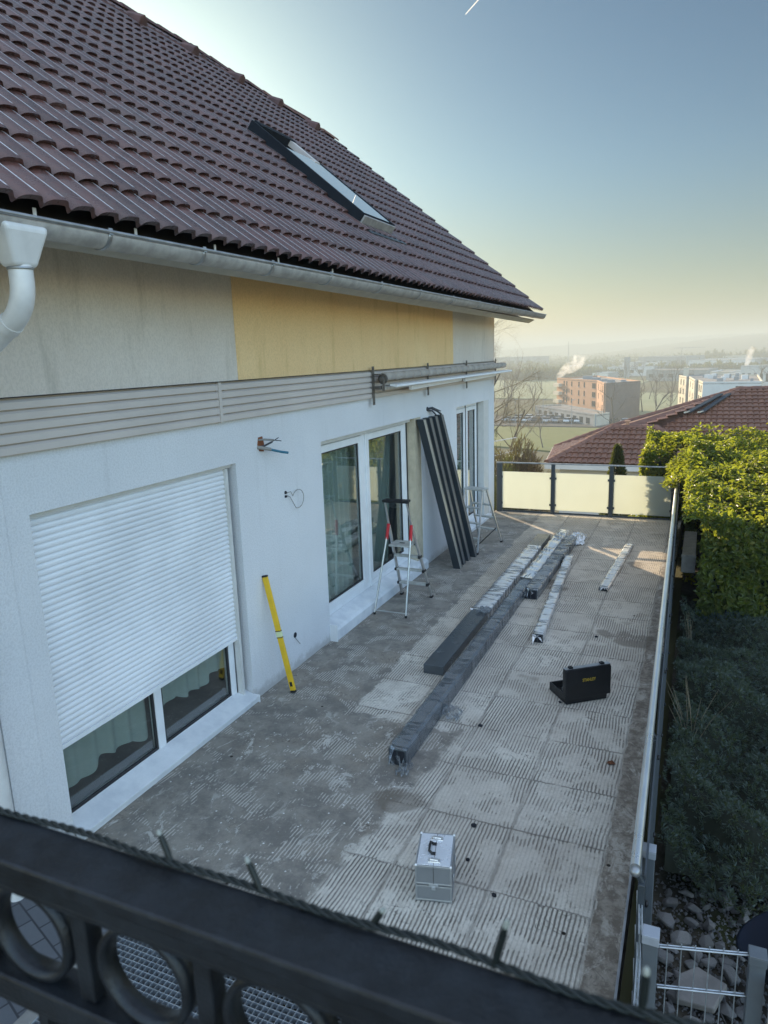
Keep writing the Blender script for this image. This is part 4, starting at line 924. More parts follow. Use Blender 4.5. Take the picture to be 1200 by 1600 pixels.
# glossy film over the far part of the longest profile, and the loose film at the ends
def loose_film(label, c, r, mat, seed, rz=0.0):
    rr = np.random.default_rng(seed); n = 26; V = []
    for i in range(n):
        for j in range(n):
            x = (i / (n - 1) - .5) * 2; y = (j / (n - 1) - .5) * 2; e = max(0, 1 - (x * x + y * y) * .5)
            V.append((x * r[0] * (1 + .15 * math.sin(7 * y)), y * r[1] * (1 + .15 * math.sin(6 * x)), .006 + r[2] * e * (.45 + .4 * math.sin(5 * x + 3 * y) * math.cos(6 * y)) + abs(rr.normal(0, .012))))
    F = [(i * n + j, i * n + j + 1, (i + 1) * n + j + 1, (i + 1) * n + j) for i in range(n - 1) for j in range(n - 1)]
    o = link_mesh('plastic_film', np_mesh('plastic_film', V, F, False), M[mat], None, c); o.rotation_euler = (0, 0, rz)
    return tag(o, label, 'plastic film')
loose_film('crumpled clear film bunched at the far end of the loosely wrapped profile', (-1.83, 12.15, 0), (.13, .38, .12), 'film_milky', 3, .05)
b = MB(); o = None
t = thing('film_sheet', 'crinkled film lying over the far half of the longest profile', 'plastic film', (-2.08, 10.9, 0))
V = []; rr = np.random.default_rng(9); n = 90; prof = [(-1, .25), (-1, .6), (-1, 1), (-.5, 1), (0, 1), (.5, 1), (1, 1), (1, .6), (1, .2)]
for i in range(n + 1):
    y = 9.35 + (12.26 - 9.35) * i / n
    for a, c in prof: V.append((-2.079 + a * (.080 + .005 * math.sin(y * 19 + a)) + 2.08, y - 10.9 + rr.normal(0, .003), c * .148 + .006 + .006 * math.sin(y * 23 + 2 * math.sin(y * 7) + a)))
m = len(prof); link_mesh('film', np_mesh('film', V, [(i * m + k, i * m + k + 1, (i + 1) * m + k + 1, (i + 1) * m + k) for i in range(n) for k in range(m - 1)], True), M['film_milky'], t)
for (lab, c, r, s) in (('small scrap of clear film beside the bend of the longest profile', (-1.93, 5.62, .0), (.10, .10, .10), 5),
                       ('small scrap of clear film on top of the wide dark profile', (-2.30, 8.05, .105), (.08, .10, .02), 6),
                       ('clear film flap at the near open end of the longest profile', (-1.98, 4.66, .0), (.05, .09, .07), 8)):
    loose_film(lab, c, r, 'film_clear', s)

# black tool case standing open
tc = thing('tool_case', 'black plastic tool case standing open with its lid up', 'tool case', (-.99, 6.17, 0), math.atan2(.26, .33))
# local frame: +x along the hinge side, +y away from the camera-left
LX, LY = .42, .33
b = MB()
b.box(0, LX, 0, LY, .004, .018); b.box(0, LX, 0, .016, .018, .085); b.box(0, LX, LY - .016, LY, .018, .085); b.box(0, .016, .016, LY - .016, .018, .085); b.box(LX - .016, LX, .016, LY - .016, .018, .085)
b.build('case_base', M['black_plastic'], tc, bevel=.006)
b = MB(); hz = .33; b.prism([(-.012, -.012, .055), (LX + .03, -.012, .055), (LX + .03, -.012, hz), (LX + .01, -.012, hz + .018), (.01, -.012, hz + .018), (-.012, -.012, hz)], (0, .012, 0))
b.box(-.012, .004, .0, .055, .06, hz); b.box(LX + .014, LX + .03, .0, .055, .06, hz); b.box(-.01, LX + .028, .0, .055, hz - .002, hz + .016); b.box(-.01, LX + .028, .0, .055, .09, .10)
ld = b.build('lid', M['black_plastic'], tc, bevel=.006)
b = MB(); b.box(-.01, LX + .028, .003, .052, hz + .0165, hz + .019); b.build('lid_rim', M['zinc'], ld)
for x in (.05, LX - .05):
    b = MB(); b.box(x - .02, x + .02, .008, .045, hz + .019, hz + .035); b.box(x - .008, x + .008, -.005, .03, hz + .03, hz + .044); b.build('latch', M['black_plastic'], ld, bevel=.003)
fc = bpy.data.curves.new('lettering', 'FONT'); fc.body = 'STANLEY'; fc.size = .042; fc.extrude = .0006; fc.align_x = 'CENTER'
fo = bpy.data.objects.new('lettering', fc); col.objects.link(fo); bpy.context.view_layer.update()
me = bpy.data.meshes.new_from_object(fo.evaluated_get(bpy.context.evaluated_depsgraph_get())); bpy.data.objects.remove(fo); bpy.data.curves.remove(fc)
lo = bpy.data.objects.new('lettering', me); col.objects.link(lo); me.materials.clear(); me.materials.append(M['yellow_print']); lo.parent = ld
lo.rotation_euler = (rad(90), 0, 0); lo.location = (LX * .53, -.0128, .215); lo.scale = (.78, 1, 1)
b = MB(); b.lathe([(.03, 0), (.034, .012), (.03, .02)], (.10, .20, .052), (.3, 1, .15), 12); b.bar((.07, .08, .045), (.16, .24, .045), .02, .02); b.build('tool', M['steel'], tc, bevel=.003)
b = MB(); b.bar((.04, .10, .03), (.10, .15, .03), .03, .018); b.build('tool', M['yellow_print'], tc, bevel=.004)

# silver aluminium case
ac = thing('aluminium_case', 'silver aluminium case with black handle standing on the terrace', 'case', (-1.300, 3.44, 0), math.atan2(.049, .194))
w, dp_, hc = .107, .15, .245
b = MB(); b.box(-w, w, 0, 2 * dp_, .004, .112); b.build('lower_body', M['case_face'], ac, bevel=.004)
b = MB(); b.box(-w, w, 0, 2 * dp_, .118, hc - .002); ub = b.build('upper_body', M['case_face'], ac, bevel=.004)
for zb, zt in ((.006, .112), (.118, hc)):
    b = MB(); e = .0025
    for z in (zb, zt - .012):
        b.box(-w - e, w + e, -e, .009, z, z + .012); b.box(-w - e, w + e, 2 * dp_ - .009, 2 * dp_ + e, z, z + .012); b.box(-w - e, -w + .009, .009, 2 * dp_ - .009, z, z + .012); b.box(w - .009, w + e, .009, 2 * dp_ - .009, z, z + .012)
    for x in (-w - e, w + e - .0115):
        for y in (-e, 2 * dp_ + e - .0115): b.box(x, x + .0115, y, y + .0115, zb + .0125, zt - .0125)
    b.build('edge_trim', M['case_edge'], ac, bevel=.002)
b = MB(); b.box(-w + .008, w - .008, .008, 2 * dp_ - .008, hc - .004, hc + .0015); tp = b.build('top_panel', pmat('case_top_lit', (.80, .83, .87), .28, .3, var=.06, nscale=5), ac, bevel=.001)  # top panel coloured pale blue for the sky reflected in it
b = MB(); b.box(-.0012, .0012, .002, 2 * dp_ - .002, hc + .0016, hc + .0022); b.box(-.0012, .0012, -.0034, -.0026, .118, hc); b.build('seam', M['seal'], ac)
b = MB(); b.tube([(-.012, .105, hc + .004), (-.034, .11, hc + .02), (-.036, .15, hc + .024), (-.034, .19, hc + .02), (-.012, .195, hc + .004)], .0085, 8); b.box(-.022, .004, .095, .118, hc + .0018, hc + .009); b.box(-.022, .004, .182, .205, hc + .0018, hc + .009); b.build('handle', M['black_plastic'], ac, bevel=.002)
for y in (.045, .245):
    b = MB(); b.box(-.036, .04, y - .017, y + .017, hc + .0018, hc + .007); b.bar((-.024, y, hc + .014), (.026, y, hc + .012), .02, .010); b.build('clasp', M['steel'], ac, bevel=.003)
b = MB(); b.box(-.028, .028, -.007, -.003, .108, .128); b.box(-.012, .012, -.009, -.003, .088, .112); b.build('lock', M['galv'], ac, bevel=.003)
for x in (-w - .001, w + .001):
    for y in (.004, 2 * dp_ - .004):
        b = MB(); b.ball((x * .96, y, hc - .002), .010, 2); b.build('corner_piece', M['steel'], ac)
for y in (.08, .23):
    b = MB(); b.box(w + .003, w + .010, y - .012, y + .012, .095, .135); b.build('side_clasp', M['steel'], ac, bevel=.003)

# small lumps and a dry leaf on the mortar bed
for (x, y, s, lab) in ((-1.62, 5.53, .020, 'dark pebble beside the joint near the longest profile'), (-1.28, 4.20, .020, 'dark lump behind the silver case'), (-1.22, 3.86, .016, 'tiny dark lump beside the silver case'), (-.98, 3.62, .016, 'dark lump nearer the balcony than the silver case'), (-1.05, 6.2, .014, 'dark crumb next to the black tool case'), (-.95, 7.9, .02, 'dark crumb between the tool case and the short flat profile')):
    b = MB(); b.ball((0, 0, s * .5), (s, s * .8, s * .6), 2, .25); tag(b.build('lump', M['dark_hole'], None, origin=(x, y, 0)), lab, 'debris', 'dark lumps on the mortar bed')
b = MB(); b.add([(-.03, -.01, .004), (.0, -.03, .012), (.04, .0, .004), (.01, .03, .016), (-.02, .025, .006)], [(0, 1, 2, 3, 4)]); tag(b.build('dry_leaf', pmat('dry_leaf', (.14, .05, .02), .9), None, fix=False, origin=(-.50, 5.32, .002)), 'curled brown leaf near the edge strip of the terrace', 'leaf')

# ------------------------------------------------------------------ balcony the picture is taken from
tag(MB().box(-1.6, 1.4, -1.6, .42, 1.55, 1.70).build('balcony_floor', M['concrete']), kind='structure')
for x in (-1.5, 1.3):
    b = MB(); b.box(x - .06, x + .06, -1.4, -1.28, -.75, 1.548); tag(b.build('balcony_column', M['grey_paint'], None, bevel=.005), 'grey steel column carrying the balcony floor', 'column', 'columns under the balcony')
br = thing('balcony_railing', 'black iron balcony railing with a row of rings under its top bar', 'railing', (-.2, .42, 1.70))
b = MB(); b.box(-1.55, 1.35, .393, .450, 2.722, 2.738); b.box(-1.55, 1.35, .400, .443, 2.700, 2.7215); b.box(-1.55, 1.35, .404, .438, 2.690, 2.6995)
b.build('top_bar', M['black_paint'], br, True, bevel=.003)
b = MB(); b.box(-1.55, 1.35, .402, .440, 2.556, 2.583); b.box(-1.55, 1.35, .406, .436, 2.545, 2.5555); b.build('lower_bar', M['black_paint'], br, True, bevel=.003)
b = MB(); b.box(-1.55, 1.35, .402, .44, 1.80, 1.83); b.build('bottom_bar', M['black_paint'], br, True, bevel=.003)
for k in range(-6, 13):
    x = -.449 + .147 * k
    if not -1.5 < x < 1.3: continue
    b = MB(); ro, ri = .0545, .0475; n = 48; vs = []
    for (r, y) in ((ro, .411), (ro, .431), (ri, .431), (ri, .411)):
        for i in range(n): t = 2 * math.pi * i / n; vs.append((x + r * math.cos(t), y, 2.638 + r * math.sin(t)))
    b.add(vs, [(a * n + i, a * n + (i + 1) % n, ((a + 1) % 4) * n + (i + 1) % n, ((a + 1) % 4) * n + i) for a in range(4) for i in range(n)], True)
    rg = b.build('ring', M['black_paint'], br, True)
    b = MB(); b.box(x + .0735 - .010, x + .0735 + .010, .411, .431, 2.5865, 2.6895); b.build('divider', M['black_paint'], br, True, bevel=.002)
    b = MB(); b.box(x - .007, x + .007, .413, .427, 1.83, 2.545); b.build('baluster', M['black_paint'], br, True)
for x in (-1.52, 1.32):
    b = MB(); b.box(x - .025, x + .025, .395, .445, 1.70, 2.72); b.build('post', M['black_paint'], br, True, bevel=.003)
sl = thing('fairy_lights', 'dark twisted cable of unlit fairy lights along the balcony railing', 'fairy lights', (-.2, .45, 2.74))
b = MB()
for ph in (0, 2.1, 4.2):
    pts = []; x = -1.2
    while x < .95:
        w_ = .0022 * math.sin(x * 31) ; pts.append((x, .449 + .0021 * math.cos(x * 170 + ph) + w_, 2.7425 + .0021 * math.sin(x * 170 + ph) + .0012 * math.sin(x * 23))); x += .0045
    b.tube(pts, .0017, 6, False)
b.build('cable', M['green_wire'], sl, True)
for bx, bz, tx, tz in ((-.432, 2.745, -.447, 2.771), (-.332, 2.743, -.348, 2.770), (-.227, 2.741, -.214, 2.760), (-.122, 2.742, -.112, 2.783), (-.015, 2.745, -.013, 2.777), (-.56, 2.744, -.57, 2.74), (.10, 2.744, .11, 2.77), (-.29, 2.705, -.30, 2.70)):
    p, q = Vector((bx, .449, bz - .002)), Vector((tx, .452, tz)); d = q - p
    b = MB(); b.tube([p, p + d * .84], .0026, 8); b.tube([p + d * .2, p + d * .72], .0032, 8); bl = b.build('bulb_holder', M['green_wire'], sl, True)
    b = MB(); b.tube([p + d * .80, p + d * .95, q], [.0024, .0024, .0012], 8); b.build('bulb', M['led'], bl, True)

# steel grating over the light shaft
gr = thing('steel_grating', 'galvanised steel grating over the shaft at the near edge of the terrace', 'grating', (-1.9, 2.2, 0))
b = MB(); gx0, gx1, gy0_, gy1_ = -2.895, -.9, 1.55, 2.845
x = gx0 + .0
while x <= gx1: b.box(x - .001, x + .001, gy0_, gy1_, -.035, -.003); x += .0333
b.build('bearing_bar', M['galv'], gr, True, fix=False)
b = MB(); y = gy0_ + .016
while y <= gy1_: b.box(gx0, gx1, y - .0018, y + .0018, -.030, -.0045); y += .0333
b.build('cross_rod', M['galv'], gr, True, fix=False)
b = MB(); b.box(gx0 - .004, gx0 - .0012, gy0_, gy1_, -.04, -.001); b.box(gx1 + .0012, gx1 + .005, gy0_, gy1_, -.04, -.001); b.box(gx0, gx1, gy1_ + .0005, gy1_ + .004, -.04, -.001); b.build('frame', M['galv'], gr, True)

# ------------------------------------------------------------------ garden: leaves
def leaf_cloud(name, P, Nrm, length, width, mat, parent, spread=.7, up=.3, rng=RNG, fold=.25, droop=0.0):
    n = len(P); Nn = Nrm + rng.normal(0, spread, (n, 3)); Nn[:, 2] += up; Nn /= np.linalg.norm(Nn, axis=1, keepdims=True)
    T = rng.normal(0, 1, (n, 3)); T[:, 2] -= droop; T -= (T * Nn).sum(1, keepdims=True) * Nn; T /= np.linalg.norm(T, axis=1, keepdims=True); S = np.cross(Nn, T)
    L = (length * rng.uniform(.7, 1.25, n))[:, None]; W = (width * rng.uniform(.75, 1.2, n))[:, None]
    v = np.stack([P, P + T * L * .35 + S * W + Nn * W * fold, P + T * L * .75 + S * W * .8 + Nn * W * fold, P + T * L - Nn * L * .12, P + T * L * .75 - S * W * .8 + Nn * W * fold, P + T * L * .35 - S * W + Nn * W * fold], 1).reshape(-1, 3)
    k = np.arange(n)[:, None] * 6; F = np.concatenate([k + np.array([[0, 1, 2, 3]]), k + np.array([[0, 3, 4, 5]])])
    inv = np.array(mw(parent).inverted()) if parent is not None else np.eye(4)
    v = v @ inv[:3, :3].T + inv[:3, 3]
    return link_mesh(name, np_mesh(name, v, F, False), M[mat], parent)
def blade_cloud(name, P, D, length, width, mat, parent, rng=RNG, jit=.5, kind=None):
    n = len(P); T = D + rng.normal(0, jit, (n, 3)); T /= np.linalg.norm(T, axis=1, keepdims=True)
    S = np.cross(T, rng.normal(0, 1, (n, 3))); S /= np.linalg.norm(S, axis=1, keepdims=True)
    L = (length * rng.uniform(.6, 1.3, n))[:, None]; W = (width * rng.uniform(.7, 1.2, n))[:, None]
    v = np.stack([P - S * W * .5, P + S * W * .5, P + T * L * .6 + S * W * .45, P + T * L, P + T * L * .6 - S * W * .45], 1).reshape(-1, 3)
    me = np_mesh(name, v, np.arange(n)[:, None] * 5 + np.array([[0, 1, 2, 3, 4]]), False)
    inv = np.array(mw(parent).inverted()) if parent is not None else np.eye(4)
    co_ = v @ inv[:3, :3].T + inv[:3, 3]; me.vertices.foreach_set('co', co_.astype(np.float32).ravel())
    return link_mesh(name, me, M[mat], parent)
def lump(P, f, amp):
    return amp * (np.sin(P[:, 0] * f + 1.3 * np.sin(P[:, 1] * f * .7)) * np.cos(P[:, 1] * f * .9 + .8 * np.sin(P[:, 2] * f)) + .5 * np.sin(P[:, 2] * f * 1.7 + P[:, 0] * f * 1.3))
hg = thing('hedge', 'dense green cherry laurel hedge with sunlit top beside the side railing', 'hedge', (1.6, 12.5, -.8))
def hedge_top(x, y): return 1.06 + (y - 9.9) * .085 + .05 * np.sin(x * 3.1 + 1) * np.cos(y * 2.2) + .04 * np.sin(x * 7 + y * 5)
def face(n, gen): 
    a, b_ = RNG.uniform(0, 1, n), RNG.uniform(0, 1, n); return gen(a, b_)
Ps, Ns = [], []
def addp(P, N, depth):
    P = P + lump(P, 4.0, .06)[:, None] * N - N * (np.abs(RNG.normal(0, depth, len(P))))[:, None]; Ps.append(P); Ns.append(np.broadcast_to(np.array(N, float), P.shape).copy())
X0, X1, Y0, Y1 = -.13, 4.2, 9.95, 15.6
def gtop(a, c): x = X0 + (X1 - X0) * a; y = Y0 + (Y1 - Y0) * c; return np.stack([x, y, hedge_top(x, y)], 1)
addp(face(34000, gtop), np.array([0, 0, 1.]), .10)
def gfront(a, c): x = X0 + (X1 - X0) * a; return np.stack([x, np.full_like(a, Y0) + .10 * (1 - c), -1.0 + (hedge_top(x, Y0) + .98) * c], 1)
addp(face(28000, gfront), np.array([0, -1., 0]), .09)
def gleft(a, c): y = Y0 + (Y1 - Y0) * a; xx = np.where(y > 14.22, -.98, X0); return np.stack([xx + .0 * c, y, -.6 + (hedge_top(xx, y) + .58) * c], 1)
addp(face(13000, gleft), np.array([-1., 0, 0]), .08)
def gtop2(a, c): x = -.98 + .95 * a; y = 14.24 + 1.3 * c; return np.stack([x, y, hedge_top(x, y) - .16 * (1 - a) ** 2], 1)
addp(face(3200, gtop2), np.array([0, 0, 1.]), .08)
def gf2(a, c): x = -.98 + .95 * a; return np.stack([x, np.full_like(a, 14.26), .0 + (1.2) * c], 1)
addp(face(2800, gf2), np.array([0, -1., 0]), .05)
def gover(a, c): x = -.50 + .42 * a; y = 12.3 + 1.9 * c; return np.stack([x, y, hedge_top(x, y) - .30 * (1 - a) ** 1.5], 1)
addp(face(1300, gover), np.array([0, 0, 1.]), .05)
def gover2(a, c): y = 12.3 + 1.9 * a; return np.stack([np.full_like(a, -.42) + .3 * (1 - c), y, .95 + .2 * c + .0 * y], 1)
addp(face(500, gover2), np.array([-1., 0, 0]), .05)
# sprigs standing proud of the trimmed top
for _ in range(70):
    x, y = RNG.uniform(X0, 3.2), RNG.uniform(Y0, Y1); n = 12; t_ = RNG.uniform(0, 1, n)
    P = np.stack([x + RNG.normal(0, .035, n), y + RNG.normal(0, .035, n), hedge_top(np.full(n, x), np.full(n, y)) + t_ * RNG.uniform(.08, .22)], 1); Ps.append(P); Ns.append(np.tile([0, 0, .4], (n, 1)) + RNG.normal(0, .5, (n, 3)))
P, N = np.concatenate(Ps), np.concatenate(Ns)
thin = np.sin(P[:, 0] * 8.3 + 2 * np.sin(P[:, 1] * 3.1)) * np.sin(P[:, 1] * 7.1 + 1.7 * np.sin(P[:, 2] * 6)) * np.sin(P[:, 2] * 9 + P[:, 0] * 3) ; kk = RNG.uniform(0, 1, len(P)) > np.clip(thin * 2.2 - .15, 0, .85); P, N = P[kk], N[kk]
keep = ~((P[:, 1] < 14.14) & (P[:, 0] < -.12) & (P[:, 2] < .93)) & ~((P[:, 1] < 12.3) & (P[:, 0] < .10) & (P[:, 2] < .97))
leaf_cloud('foliage', P[keep], N[keep], .080, .021, 'laurel', hg, .65, .35)
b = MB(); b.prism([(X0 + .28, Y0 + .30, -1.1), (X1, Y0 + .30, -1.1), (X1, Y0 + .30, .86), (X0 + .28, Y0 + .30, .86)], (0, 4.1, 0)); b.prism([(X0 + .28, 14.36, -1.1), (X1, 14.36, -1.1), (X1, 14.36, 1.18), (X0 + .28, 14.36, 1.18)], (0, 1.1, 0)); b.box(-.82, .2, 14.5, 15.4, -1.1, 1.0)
b.build('dark_core', M['hedge_core'], hg, True)  # dark solid core added inside the leaves to stop light passing

# low juniper carpet
def jz(x, y): return -.36 - .06 * x + .13 * np.sin(x * 2.3 + .9 * y) * np.cos(y * 1.7 - .6 * x) + .10 * np.sin(x * 5.3 + 2.1 * y) * np.cos(3.7 * y - x) + .13 * np.sqrt(np.abs(np.sin(5.1 * x + 1.1 * np.sin(2.3 * y)) * np.sin(4.7 * y + 1.3 * np.sin(2.9 * x)))) + .05 * np.abs(np.sin(13 * x - 4 * y)) * np.abs(np.sin(12 * y + 3 * x)) - .10 + .16 * np.clip(.25 - x, 0, .3)
n = 150000; x = RNG.uniform(-.10, 3.6, n); y = RNG.uniform(4.35, 10.2, n); k = (y > 4.75 - .3 * np.sin(x * 4)) & (y > 4.2 + 1.1 * np.clip(.35 - x, 0, 1)); x, y = x[k], y[k]
# sprays gather in small tufts
tu = .085; xr, yr = x * .87 + y * .49 + .04 * np.sin(y * 6), y * .87 - x * .49 + .04 * np.sin(x * 7); ix, iy = np.floor(xr / tu), np.floor(yr / tu); h1 = np.modf(np.abs(np.sin(ix * 12.9898 + iy * 78.233) * 43758.5453))[0]; h2 = np.modf(np.abs(np.sin(ix * 39.346 + iy * 11.135) * 24634.6345))[0]
ax_, ay_ = (ix + .5 + (h1 - .5) * 1.1) * tu, (iy + .5 + (h2 - .5) * 1.1) * tu; cx_, cy_ = x + (ax_ - xr) * .87 - (ay_ - yr) * .49, y + (ax_ - xr) * .49 + (ay_ - yr) * .87
x = x + (cx_ - x) * .45; y = y + (cy_ - y) * .45; rad_ = np.stack([x - cx_, y - cy_], 1) / tu
P = np.stack([x, y, jz(x, y) - np.abs(RNG.normal(0, .03, len(x))) + .05 * (1 - 3 * (rad_ ** 2).sum(1))], 1)
e = .02; N = np.stack([-(jz(x + e, y) - jz(x - e, y)) / (2 * e) + rad_[:, 0] * 2.2, -(jz(x, y + e) - jz(x, y - e)) / (2 * e) + rad_[:, 1] * 2.2, np.full_like(x, .75)], 1); N /= np.linalg.norm(N, axis=1, keepdims=True)
jo = blade_cloud('juniper', P, N, .036, .008, 'juniper', None, jit=.45)
tag(jo, 'dark blue green juniper ground cover between the side railing and hedge', 'ground cover', kind='stuff')
V = []; n1, n2 = 60, 80
for i in range(n2):
    for j in range(n1):
        x_, y_ = -.06 + 3.75 * j / (n1 - 1), 4.75 + 5.6 * i / (n2 - 1); V.append((x_, y_, float(jz(np.array(x_), np.array(y_))) - .07))
me = np_mesh('juniper_mat', V, [(i * n1 + j, i * n1 + j + 1, (i + 1) * n1 + j + 1, (i + 1) * n1 + j) for i in range(n2 - 1) for j in range(n1 - 1)], True)
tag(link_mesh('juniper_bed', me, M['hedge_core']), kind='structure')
def twigs(name, label, loc, n, h, spread, mat, seed, cat='shrub', r=.0035):
    rr = random.Random(seed); t = thing(name, label, cat, loc); b = MB()
    for k in range(n):
        a = rr.uniform(0, 6.28); s = rr.uniform(.2, 1) * spread; hh = h * rr.uniform(.6, 1.1); x0, y0 = rr.uniform(-.05, .05), rr.uniform(-.05, .05)
        b.tube([(x0, y0, 0), (x0 + s * .45 * math.cos(a), y0 + s * .45 * math.sin(a), hh * .55), (x0 + s * math.cos(a), y0 + s * math.sin(a), hh)], [r, r * .7, r * .3], 5)
    b.build('twigs', M[mat], t); return t
twigs('bare_shrub', 'dry leafless twigs rising from the juniper by the side railing', (.07, 6.7, -.5), 13, .62, .38, 'tan_twig', 4)
twigs('bare_shrub', 'few dry stems by the railing just in front of the hedge', (.02, 9.3, -.6), 9, .5, .2, 'tan_twig', 6)
bx = thing('grey_box', 'grey ribbed metal box between the side railing and the hedge', 'box', (-.05, 11.3, .1))
b = MB(); b.prism([(-.14, 10.58, .05), (.045, 10.58, .05), (.045, 10.58, .30), (-.14, 10.58, .30)], (0, 1.5, 0)); b.build('body', M['zinc_old'], bx, True, bevel=.01)
b = MB(); 
for k in range(5): b.box(-.13 + .036 * k, -.118 + .036 * k, 10.6, 12.06, .3005, .308)
b.box(-.145, .05, 10.57, 10.60, .28, .312); b.build('ribbed_lid', M['zinc_old'], bx, True)
# rocks
def gz(x, y): return -.66 - .05 * x
rk = []
for v in range(6):
    rr = random.Random(40 + v); bm_ = bmesh.new(); sy, sz_ = rr.uniform(.6, .9), rr.uniform(.45, .75)
    for k in range(15):
        d = Vector((rr.gauss(0, 1), rr.gauss(0, 1), rr.gauss(0, 1))).normalized() * rr.uniform(.85, 1.1); bm_.verts.new((d.x, d.y * sy, d.z * sz_))
    r_ = bmesh.ops.convex_hull(bm_, input=bm_.verts); bmesh.ops.delete(bm_, geom=[g for g in bm_.verts if not g.link_faces], context='VERTS')
    bmesh.ops.bevel(bm_, geom=list(bm_.edges), offset=.05, segments=1, affect='EDGES')
    me = bpy.data.meshes.new('rock'); bm_.to_mesh(me); bm_.free(); me.materials.append(M['rock']); rk.append(me)
rr = random.Random(12); cnt = 0; placed = []
while cnt < 150:
    x, y = rr.uniform(-.05, .95), rr.uniform(2.9, 5.15)
    if y > 4.95 - .2 * x or (x > .5 and y > 4.5): continue
    s = rr.choice((.035, .05, .06, .075, .09)) * rr.uniform(.8, 1.15)
    if any((x - a) ** 2 + (y - b_) ** 2 < (.62 * (s + c)) ** 2 for a, b_, c in placed): 
        if rr.random() < .9: continue
    placed.append((x, y, s)); o = bpy.data.objects.new('rock', rk[cnt % 6]); col.objects.link(o)
    o.location = (x, y, gz(x, y) + s * .35 + max(0, (y - 3.6) * .02)); o.scale = (s, s, s); o.rotation_euler = (rr.uniform(-.4, .4), rr.uniform(-.4, .4), rr.uniform(0, 6.28))
    tag(o, 'grey angular rock in the loose heap below the terrace side', 'rock', 'rocks heaped in the garden bed'); cnt += 1
b = MB(); b.prism([(-.14, -.08, .0), (.06, -.13, .0), (.17, .03, .0), (.02, .14, .0), (-.10, .08, .0)], (.0, .0, .05)); o = b.build('stone_slab', M['pale_rock'], None, bevel=.01, origin=(.18, 3.98, -.60)); o.rotation_euler = (.12, -.1, .2)
tag(o, 'flat pale stone slab among the dark rocks behind the mesh fence', 'stone slab')
n = 5200; x = RNG.uniform(-.12, 1.2, n); y = RNG.uniform(2.2, 5.1, n); V = []; F = []
tet = np.array([[1, 0, -.3], [-.5, .87, -.3], [-.5, -.87, -.3], [0, 0, .8]]); 
s = RNG.uniform(.006, .02, n)[:, None, None]; ang = RNG.uniform(0, 6.28, n); ca, sa = np.cos(ang), np.sin(ang)
T4 = tet[None] * s; T4 = np.stack([T4[..., 0] * ca[:, None] - T4[..., 1] * sa[:, None], T4[..., 0] * sa[:, None] + T4[..., 1] * ca[:, None], T4[..., 2]], -1) + np.stack([x, y, -.64 - .05 * x], 1)[:, None]
F = (np.arange(n)[:, None, None] * 4 + np.array([[0, 1, 3], [1, 2, 3], [2, 0, 3]])[None]).reshape(-1, 3)
tag(link_mesh('gravel', np_mesh('gravel', T4.reshape(-1, 3), F), M['rock']), 'loose gravel scattered between the rocks', 'gravel', kind='stuff')
tb = thing('plastic_tub', 'dark blue curved tub lying beside the rocks at the juniper edge', 'tub', (.62, 4.05, -.2))
b = MB(); b.lathe([(.16, -.20), (.235, .12), (.245, .12), (.245, .135), (.225, .135), (.15, -.16), (.0, -.17)], (.64, 4.06, -.25), (-.45, .1, .8), 28); b.build('tub', M['tub'], tb, True)
n = 260; P = np.stack([RNG.uniform(-1.15, -.35, n), RNG.uniform(14.12, 14.3, n), RNG.uniform(-.12, .12, n)], 1)
hs = thing('creeping_shoots', 'low green shoots growing under the far glass railing', 'plant', (-.8, 14.2, -.1)); leaf_cloud('leaves', P, np.tile([0, -.5, .8], (n, 1)), .07, .02, 'laurel', hs)
# ------------------------------------------------------------------ neighbour's house down the slope
nh = thing('neighbour_house', 'neighbouring house with low red tiled hip roof beyond the glass railing', 'house', (0, 27, -4))
A, Bv, Cv, Dv, D2, Vv, Ev, Rv = map(Vector, ((-4.68, 24.0, -.50), (-5.17, 28.0, -.50), (1.25, 30.0, 1.55), (-2.85, 26.5, .446), (-1.41, 26.5, .46), (-.64, 25.6, .13), (-1.166, 26.8, .345), (7.0, 30.0, 1.60)))
Kv = Vector((-3.12, 28.4, .28))
def inside_poly(poly):
    P = [(p[0], p[1]) for p in poly]
    def f(u, v):
        r = np.zeros(u.shape, bool); j = len(P) - 1
        for i in range(len(P)):
            (xi, yi), (xj, yj) = P[i], P[j]
            r ^= ((yi > v) != (yj > v)) & (u < (xj - xi) * (v - yi) / (yj - yi + 1e-12) + xi); j = i
        return r
    return f
def tiled_plane(name, O, U, upto, poly, parent):
    U = Vector(U).normalized(); W = Vector(upto) - Vector(O); Vd = (W - U * W.dot(U)).normalized(); pu = [((p - O).dot(U), (p - O).dot(Vd)) for p in map(Vector, poly)]
    u0, u1 = min(p[0] for p in pu), max(p[0] for p in pu); v1 = max(p[1] for p in pu); O2 = Vector(O) + U * u0; pu = [(a - u0, c) for a, c in pu]
    me = tile_sheet(name, O2, U, Vd, u1 - u0, v1, .19, .345, .035, .045, inside_poly(pu), 8)
    inv = mw(parent).inverted(); me.transform(inv); o = link_mesh(name, me, M['tile_red'], parent)
    b = MB(); Nn = U.cross(Vd); Nn = Nn if Nn.z > 0 else -Nn
    b.prism([Vector(p) - Nn * .02 for p in poly], -Nn * .08); b.build('roof_board', M['ridge_red'], parent, True); return o
wing_r = Vector((.6, 24.0, -.50))
tiled_plane('roof', A, (1, 0, 0), Dv, [A, wing_r, Vv, D2, Dv], nh)
eave_m = Ev + (Ev - Cv) * (abs(.9 / (Cv.z - Ev.z)))
tiled_plane('roof', Vector((-2.6, 24.1, -.45)), (1, 0, 0), Cv, [Vector((-1.2, 26.75, .38)), Vector((-.6, 25.5, .05)), Vector((.5, 24.1, -.45)), Vector((9, 24.1, -.45)), Vector((7.0, 30, 1.55)), Cv], nh)
